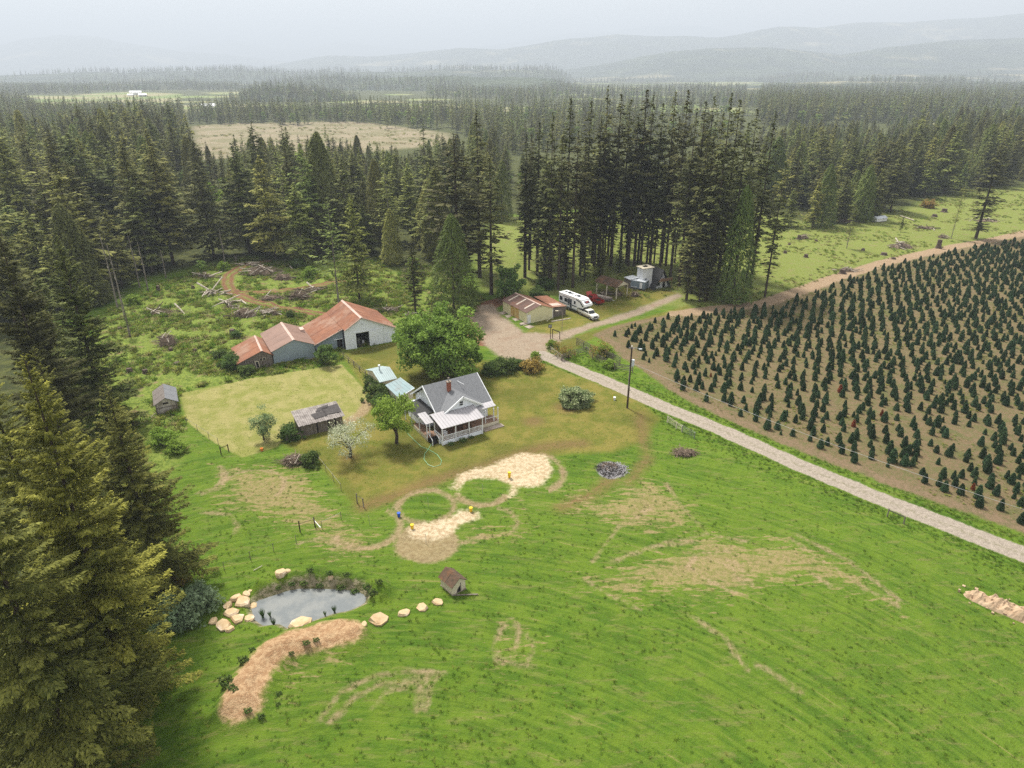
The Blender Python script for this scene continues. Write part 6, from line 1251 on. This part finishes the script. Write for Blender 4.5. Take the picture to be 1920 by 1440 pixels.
for m_, px, by, s, lb in [(B3, 998, 695, 1.15, 'golden brown shrub at the start of the drive'), (B2, 948, 697, 1.2, 'dark green shrub between the maple and the golden shrub'), (B2, 922, 702, 1.0, 'low dark shrub under the right side of the maple'), (B2, 970, 690, .8, 'small dark shrub just left of the golden one'),
        (B2, 712, 748, 1.25, 'dark shrub left of the bright drooping tree'), (B2, 700, 728, 1.0, 'dark shrub against the cream outbuilding'), (B2, 722, 765, 1.0, 'dark shrub behind the bright drooping tree'), (B2, 545, 822, .95, 'dark shrub at the left end of the plank shed'), (B5, 616, 802, .45, 'small bright vine on the roof edge of the plank shed'),
        (B2, 435, 690, 1.15, 'green shrub at the left end of the wooden shed'), (B2, 462, 702, .8, 'low dark shrub in front of the wooden shed'), (B2, 412, 672, .8, 'green shrub left of the wooden shed roof'), (B2, 445, 632, .7, 'low green shrub behind the grey shed'), (B2, 1010, 600, .45, 'small shrub against the front of the yellow workshop'),
        (B5, 305, 835, 1.1, 'bright green leafy shrub at the foot of the firs left of the paddock'), (B5, 330, 850, .8, 'small bright shrub below the white shed'), (B2, 582, 872, .8, 'dark green shrub on the right end of the dark brush heap'), (B4, 350, 1155, 1.35, 'grey green shrub bank left of the pond'), (B4, 378, 1138, 1.05, 'grey green shrub nearest the rock heap'), (B4, 330, 1172, 1.1, 'grey green shrub under the big firs'),
        (B3, 328, 1090, .9, 'dry brown brush at the foot of the olive fir'), (B6, 1049, 668, 1.0, 'sparse yellowish sapling inside the corral'), (B6, 1065, 672, 1.0, 'sparse golden sapling beside the front corral fence'), (B6, 1122, 672, 1.3, 'loose yellow green sapling at the back corral fence'), (B5, 1135, 668, .9, 'leafy green shrub at the tree farm corner'), (B5, 1143, 690, .75, 'bright green bush in the grey board fence'),
        (B5, 420, 506, 1.0, 'bright shrub by the forest at the dirt track'), (B2, 560, 500, 1.1, 'green shrub at the forest edge above the brush heaps'), (B5, 583, 520, 1.2, 'light green shrub among the slash piles'), (B5, 250, 570, 1.0, 'light shrub at the left forest edge'), (B3, 1740, 390, 1.6, 'brown brush at the far edge of the right meadow'), (B2, 1640, 410, 1.5, 'green brush at the far meadow edge'), (B2, 545, 595, .6, 'dark shrub beside the white splintered logs'),
        (B2, 1010, 565, 1.4, 'green undergrowth behind the workshop roof'), (B5, 968, 640, .3, 'small weed clump'), (B2, 1020, 542, 1.3, 'dark undergrowth at the foot of the grove behind the workshop'), (B5, 1035, 652, .7, 'light green bush below the black sign'), (B5, 1004, 672, .6, 'pale green bush above the golden shrub')]:
    if lb == 'small weed clump': continue
    plant(m_, 'shrub', lb, 'shrub', px, by, s, rz=px)
for px, by, s in [(869, 828, 1.3), (846, 834, 1.0), (905, 798, 1.2), (920, 792, 1.2), (884, 822, .9)]: plant(B7, 'shrub', 'low dark shrub at the foot of the porch', 'shrub', px, by, s, group='low shrubs at the foot of the porch')
for px, by, s in [(428, 1290, 1.5), (438, 1305, .8), (447, 1318, .7), (460, 1250, 1.1), (476, 1230, .7), (596, 1215, .7), (578, 1222, .8), (550, 1240, .6), (470, 1350, .8), (493, 1352, .7), (525, 1305, .6), (523, 1325, .5)]: plant(B7, 'shrub', 'small green weed clump on the edge of the dirt bank', 'shrub', px, by, s, group='weed clumps along the dirt bank')
for px, by, s in [(640, 1100, 1.2), (665, 1105, 1.1), (690, 1108, 1.3), (600, 1098, 1.0), (570, 1096, 1.1), (548, 1098, .9), (700, 1120, 1.3), (713, 1110, 1.0), (523, 1105, .8), (620, 1090, .9), (652, 1092, 1.0), (585, 1088, .9)]: plant(B7, 'shrub', 'dark weedy tuft on the far bank of the pond', 'shrub', px, by, s * .9, group='tufts on the far pond bank')
def reed(label, px, by, s):
    r = np.random.default_rng(int(px)); n = 60; a = r.random(n) * 6.28; c = np.stack([.18 * np.cos(a) * r.random(n), .18 * np.sin(a) * r.random(n), np.full(n, .4)], 1); d = np.stack([.35 * np.cos(a), .35 * np.sin(a), np.ones(n)], 1)
    V, Q = quads_from(c, d, r.standard_normal((n, 3)), np.full(n, 1.0), np.full(n, .05)); o = link('reed_clump', np_mesh('reed_clump', V, Q, ['reed'], r.random(n))); x_, y_ = G(px, by); o.location = (x_, y_, -.35); o.scale = (s,) * 3; tag(o, label, 'reeds')
reed('dark reed clump standing in the left end of the pond', 492, 1153, 1.2); reed('small reed clump beside the dark one in the pond', 506, 1152, .8); reed('reed clump at the near right edge of the pond', 627, 1144, 1.0); reed('tiny reed clump left of the near right one', 609, 1150, .7); reed('grass clump on the little spit of the pond', 513, 1168, 1.0)

# ------------------------------------------------------------------ tree farm
def xmas(seed, h=1.0, w=.36, n=330, mat='xmas'):
    r = np.random.default_rng(seed); t = r.random(n) ** 1.25; z = .07 + .93 * t; rad = w * np.minimum(1, 1.12 * (1 - t) ** .62) * (.82 + .22 * r.random(n)) + .012; a = r.random(n) * 6.283
    c = np.stack([rad * np.cos(a), rad * np.sin(a), z], 1); d = np.stack([np.cos(a) * .8, np.sin(a) * .8, np.full(n, .75)], 1) + .3 * r.standard_normal((n, 3)); nn = np.stack([np.cos(a), np.sin(a), np.full(n, .8)], 1) + .5 * r.standard_normal((n, 3))
    V, Q = quads_from(c, d, nn, np.full(n, .14), np.full(n, .085)); k = 8
    ring = [(w * .8 * math.cos(i * 6.283 / k), w * .8 * math.sin(i * 6.283 / k), .06) for i in range(k)] + [(w * .55 * math.cos(i * 6.283 / k), w * .55 * math.sin(i * 6.283 / k), .5) for i in range(k)] + [(w * .08 * math.cos(i * 6.283 / k), w * .08 * math.sin(i * 6.283 / k), .95) for i in range(k)]
    b = len(V); F2 = [(b + j * k + i, b + j * k + (i + 1) % k, b + (j + 1) * k + (i + 1) % k, b + (j + 1) * k + i) for j in range(2) for i in range(k)]
    V = np.vstack([V, ring]); V[:, :2] *= h; V[:, 2] *= h
    return np_mesh('christmas_tree', V, np.vstack([Q, F2]), [mat], np.concatenate([r.random(n), np.full(len(F2), .1)]))
XM = [xmas(500 + i, 1.0, [.26, .29, .24, .27, .31][i]) for i in range(5)]; XD = xmas(520, 1.0, .24, 260, 'xmas_dead')
ang = R(66); u_ = np.array([math.cos(ang), math.sin(ang)]); v_ = np.array([-math.sin(ang), math.cos(ang)])
A_, B_ = np.meshgrid(np.arange(-260, 420, 1.85), np.arange(-320, 320, 2.05)); pts = (A_.ravel()[:, None] * u_ + B_.ravel()[:, None] * v_) + RNG.normal(0, .36, (A_.size, 2))
fi = sdf_poly(pts[:, 0], pts[:, 1], PL['farm']); q = G(1920, 900); rv = np.hypot(pts[:, 0], pts[:, 1])
den = 0.93 + 0.45 * vnoise(pts[:, 0], pts[:, 1], 9, 70) + .35 * vnoise(pts[:, 0], pts[:, 1], 3.5, 71) + np.clip((pts[:, 1] - 120) / 110, -.08, .3)
pxp = 960 + F * pts[:, 0] / (pts[:, 1] * CT + CAM_H * ST)
k = (fi < -2.2) & (RNG.random(len(pts)) < den) & (pxp < 2150) & (sdf_line(pts[:, 0], pts[:, 1], TRACK) > 3.2) & ((fi < -4.5) | (RNG.random(len(pts)) < .55))
pts = pts[k]; pts = pts[np.argsort(np.hypot(pts[:, 0], pts[:, 1]))]; hs_ = np.clip(RNG.normal(1.45, .25, len(pts)), .6, 2.0); inview = 960 + F * pts[:, 0] / (pts[:, 1] * CT + CAM_H * ST) < 1935
zs_ = hgt(pts[:, 0], pts[:, 1]); n_ind = 0; mask = np.zeros(len(pts), bool); n_dead = 0
for i in np.where(inview)[0]:
    if n_ind >= 296: break
    dead = RNG.random() < .018
    o = link('christmas_tree', XD if dead else XM[int(RNG.integers(5))]); o.location = (pts[i, 0], pts[i, 1], zs_[i] - .03); s = hs_[i] * (.8 if dead else 1); o.scale = (s, s, s * RNG.uniform(.92, 1.1)); o.rotation_euler[2] = RNG.random() * 6.28
    if dead: tag(o, 'dead rust coloured Christmas tree among the green rows', 'Christmas tree', 'dead Christmas trees'); n_dead += 1
    else: tag(o, 'dark green Christmas tree in the near rows of the tree farm along the drive', 'Christmas tree', 'Christmas trees in the near rows')
    mask[i] = True; n_ind += 1
prt = [[o for o in bpy.data.objects if o.type == 'MESH' and o.data == m_ and o.name.startswith('christmas')][0] for m_ in XM]
P2 = pts[~mask]; scatter_stuff('christmas_tree_rows', 'rows upon rows of dark green Christmas trees farther up the tree farm', 'Christmas trees', np.column_stack([P2, zs_[~mask] - .03]), hs_[~mask], [[o] for o in prt])
print('xmas', n_ind, len(P2))

# ------------------------------------------------------------------ grass and weeds
def tuft(seed, n, h, spread, wd, mat, name):   # blades splay outwards
    r = np.random.default_rng(seed); a = r.random(n) * 6.28; rr_ = spread * r.random(n) ** .6; c = np.stack([rr_ * np.cos(a), rr_ * np.sin(a), h * .42 * (.6 + .6 * r.random(n))], 1)
    d = np.stack([.95 * np.cos(a), .95 * np.sin(a), np.full(n, .8)], 1) + .25 * r.standard_normal((n, 3)); V, Q = quads_from(c, d, r.standard_normal((n, 3)) * .4 + np.array([0, 0, 1.5]), h * (.7 + .6 * r.random(n)), np.full(n, wd))
    o = link(name, np_mesh(name, V, Q, [mat], r.random(n))); return o
def keep_clear(P):
    x, y = P[:, 0], P[:, 1]
    d = np.minimum.reduce([sdf_poly(x, y, PL[k]) for k in ('yard', 'mown', 'farm', 'lot', 'saw1', 'saw2')] + [sdf_line(x, y, ROAD) - 2.2, sdf_line(x, y, TRACK) - 2.4, sdf_line(x, y, BERM) - 2.2, sdf_poly(x, y, POND) - .5, np.hypot(x - DISC[0], y - DISC[1]) - DISC[2], np.hypot(x - ASH[0], y - ASH[1]) - 3]
        + [np.abs(np.hypot(x - c[0], y - c[1]) - c[2]) - .4 for c in RINGS[:4]])
    return d
n = 15000; yy = 30 + 75 * RNG.random(n) ** 1.1; xx = (RNG.random(n) * 2 - 1) * (yy * .78 + 18); P = np.column_stack([xx, yy]); d = keep_clear(P)
wn2 = sdf_poly(xx, yy, PL['worn']); dens = np.clip(.65 + .9 * vnoise(xx * .4 + yy * .8, yy * .5 - xx * .3, 2.0, 80) + .8 * vnoise(xx, yy, 11, 81), 0, 1) * np.where(wn2 < 0, .35, 1)
k = (d > .1) & (RNG.random(n) < dens); P = P[k]
t0 = [tuft(600, 16, .30, .22, .045, 'weed', 'grass_tuft'), tuft(601, 14, .26, .26, .05, 'weed', 'grass_tuft'), tuft(602, 12, .34, .2, .035, 'weed2', 'grass_tuft')]
for o, p, lb in zip(t0, [(1010, 1000), (1012, 1100), (1300, 1200)], ['leafy grass tuft in the pasture below the circles', 'wide grass tuft in the pasture right of the pump house', 'dry topped grass tuft in the lower pasture']): o.location = (*G(*p), gz(*G(*p))); tag(o, lb, 'grass tuft')
scatter_stuff('pasture_grass', 'bright green tussocky pasture grass', 'grass', np.column_stack([P, hgt(P[:, 0], P[:, 1]) - .02]), RNG.uniform(.4, .95, len(P)), [[o] for o in t0], RNG.choice(3, len(P), p=[.45, .35, .2]))
n = 42000; xx = RNG.uniform(-120, 20, n); yy = RNG.uniform(85, 260, n); P = np.column_stack([xx, yy]); dc = sdf_poly(xx, yy, PL['clearing']); k = (dc < 1) & (keep_clear(P) > .2) & (np.minimum.reduce([sdf_line(xx, yy, p) for p in DIRTS[:3]]) > 1.8) & (vnoise(xx, yy, 4.5, 82) + .7 * vnoise(xx, yy, 1.6, 83) > -.12)
P = P[k]; t1 = [tuft(610, 26, .5, .55, .10, 'weed2', 'weed_clump'), tuft(611, 22, .6, .5, .09, 'weed', 'weed_clump'), tuft(612, 20, .45, .5, .07, 'weed_dry', 'weed_clump')]
for o, p, lb in zip(t1, [(380, 690), (300, 670), (420, 640)], ['green weed clump in the clearing behind the mown lawn', 'taller weed clump below the round brush heap', 'dry weed clump left of the barn row']): o.location = (*G(*p), gz(*G(*p))); tag(o, lb, 'weed clump')
scatter_stuff('clearing_weeds', 'rough weeds and brambles over the felled clearing', 'weeds', np.column_stack([P, hgt(P[:, 0], P[:, 1]) - .02]), RNG.uniform(.6, 1.7, len(P)), [[o] for o in t1], RNG.choice(3, len(P), p=[.45, .33, .22]))
n = 30000; xx = RNG.uniform(20, 260, n); yy = RNG.uniform(150, 330, n); P = np.column_stack([xx, yy]); k = (sdf_poly(xx, yy, PL['meadow']) < 0) & (vnoise(xx, yy, 8, 84) + .5 * vnoise(xx, yy, 2.5, 85) > .02); P = P[k]
scatter_stuff('meadow_weeds', 'low weeds in the right meadow', 'weeds', np.column_stack([P, hgt(P[:, 0], P[:, 1]) - .02]), RNG.uniform(.5, 1.2, len(P)), [[o] for o in t1], RNG.choice(3, len(P), p=[.4, .2, .4]))
n = 2600; xx = RNG.uniform(-320, 0, n); yy = RNG.uniform(440, 900, n); P = np.column_stack([xx, yy]); k = (sdf_poly(xx, yy, PL['tanfar']) < -3) & (vnoise(xx, yy, 22, 88) > .02); P = P[k]
scatter_stuff('far_clearing_slash', 'brown slash and brush strewn over the distant felled clearing', 'brush', np.column_stack([P, np.zeros(len(P))]), RNG.uniform(1.5, 4.0, len(P)), [[t1[2]], [t1[0]]], RNG.choice(2, len(P), p=[.7, .3]))
n = 26000; xx = RNG.uniform(15, 150, n); yy = RNG.uniform(55, 190, n); P = np.column_stack([xx, yy]); k = (sdf_poly(xx, yy, PL['farm']) < -1.5) & (vnoise(xx, yy, 5, 86) + .6 * vnoise(xx, yy, 1.7, 87) > .05); P = P[k]
scatter_stuff('farm_weeds', 'sparse weeds between the Christmas trees', 'weeds', np.column_stack([P, hgt(P[:, 0], P[:, 1]) - .02]), RNG.uniform(.3, .6, len(P)), [[t1[0]], [t1[2]]], RNG.choice(2, len(P), p=[.5, .5]))
# verge grass on both sides of the drive
n = 9000; i = RNG.integers(0, len(ROAD) - 1, n); s_ = RNG.random(n); pr_ = ROAD[i] + (ROAD[i + 1] - ROAD[i]) * s_[:, None]; P = pr_ + RNG.normal(0, 2.6, (n, 2)); dr = sdf_line(P[:, 0], P[:, 1], ROAD); k = (dr > 2.1) & (sdf_poly(P[:, 0], P[:, 1], PL['yard']) > 0) & (sdf_poly(P[:, 0], P[:, 1], PL['farm']) > 0) & (sdf_poly(P[:, 0], P[:, 1], PL['lot']) > 0) & (sdf_poly(P[:, 0], P[:, 1], PL['fill']) > 0); P = P[k]
scatter_stuff('verge_grass', 'tall bright verge grass along the drive', 'grass', np.column_stack([P, hgt(P[:, 0], P[:, 1]) - .02]), RNG.uniform(.5, 1.1, len(P)), [[o] for o in t0[:2]], RNG.integers(0, 2, len(P)))

n = 26000; xx = RNG.uniform(-62, 34, n); yy = RNG.uniform(66, 128, n); P = np.column_stack([xx, yy]); dy_ = sdf_poly(xx, yy, PL['yard']); dm_ = sdf_poly(xx, yy, PL['mown'])
k = ((dy_ < 0) | (dm_ < -.5)) & (vnoise(xx, yy, 2.4, 92) + .7 * vnoise(xx, yy, .9, 93) > np.where(dm_ < 0, .15, .0)); P = P[k]
scatter_stuff('lawn_weeds', 'short weeds and clover in the house lawn', 'weeds', np.column_stack([P, hgt(P[:, 0], P[:, 1]) - .01]), RNG.uniform(.18, .42, len(P)), [[o] for o in t0], RNG.choice(3, len(P), p=[.3, .2, .5]))

# ------------------------------------------------------------------ far farm buildings
for px, py, w, mt, lb in [(255, 178, 26, 'paintwhite', 'tiny white farm building in the distant green field'), (268, 181, 16, 'oldwood', 'tiny grey shed beside the white distant farm'), (245, 180, 12, 'cream', 'tiny cream house left of the white distant farm'), (395, 206, 24, 'paintwhite', 'tiny pale building in the small distant clearing'), (1344, 152, 30, 'cream', 'tiny pale house far off above the grove'), (1490, 152, 26, 'cream', 'tiny house lost in the haze right of the grove'), (1648, 414, 5, 'paintwhite', 'small white shack with caved roof at the edge of the right forest')]:
    gx_, gy_ = G(px, py); t = thing('farm_building', lb, 'building', gx_, gy_, .4, z=0); bx('wall', mt, t, -w / 2, w / 2, -w / 4, w / 4, 0, w * .22); MB().prism([(-w / 4 - .2, w * .22), (w / 4 + .2, w * .22), (0, w * .36)], 'x', -w / 2 - .2, w / 2 + .2).build('roof', 'white' if w > 20 else 'trailer_roof', t)
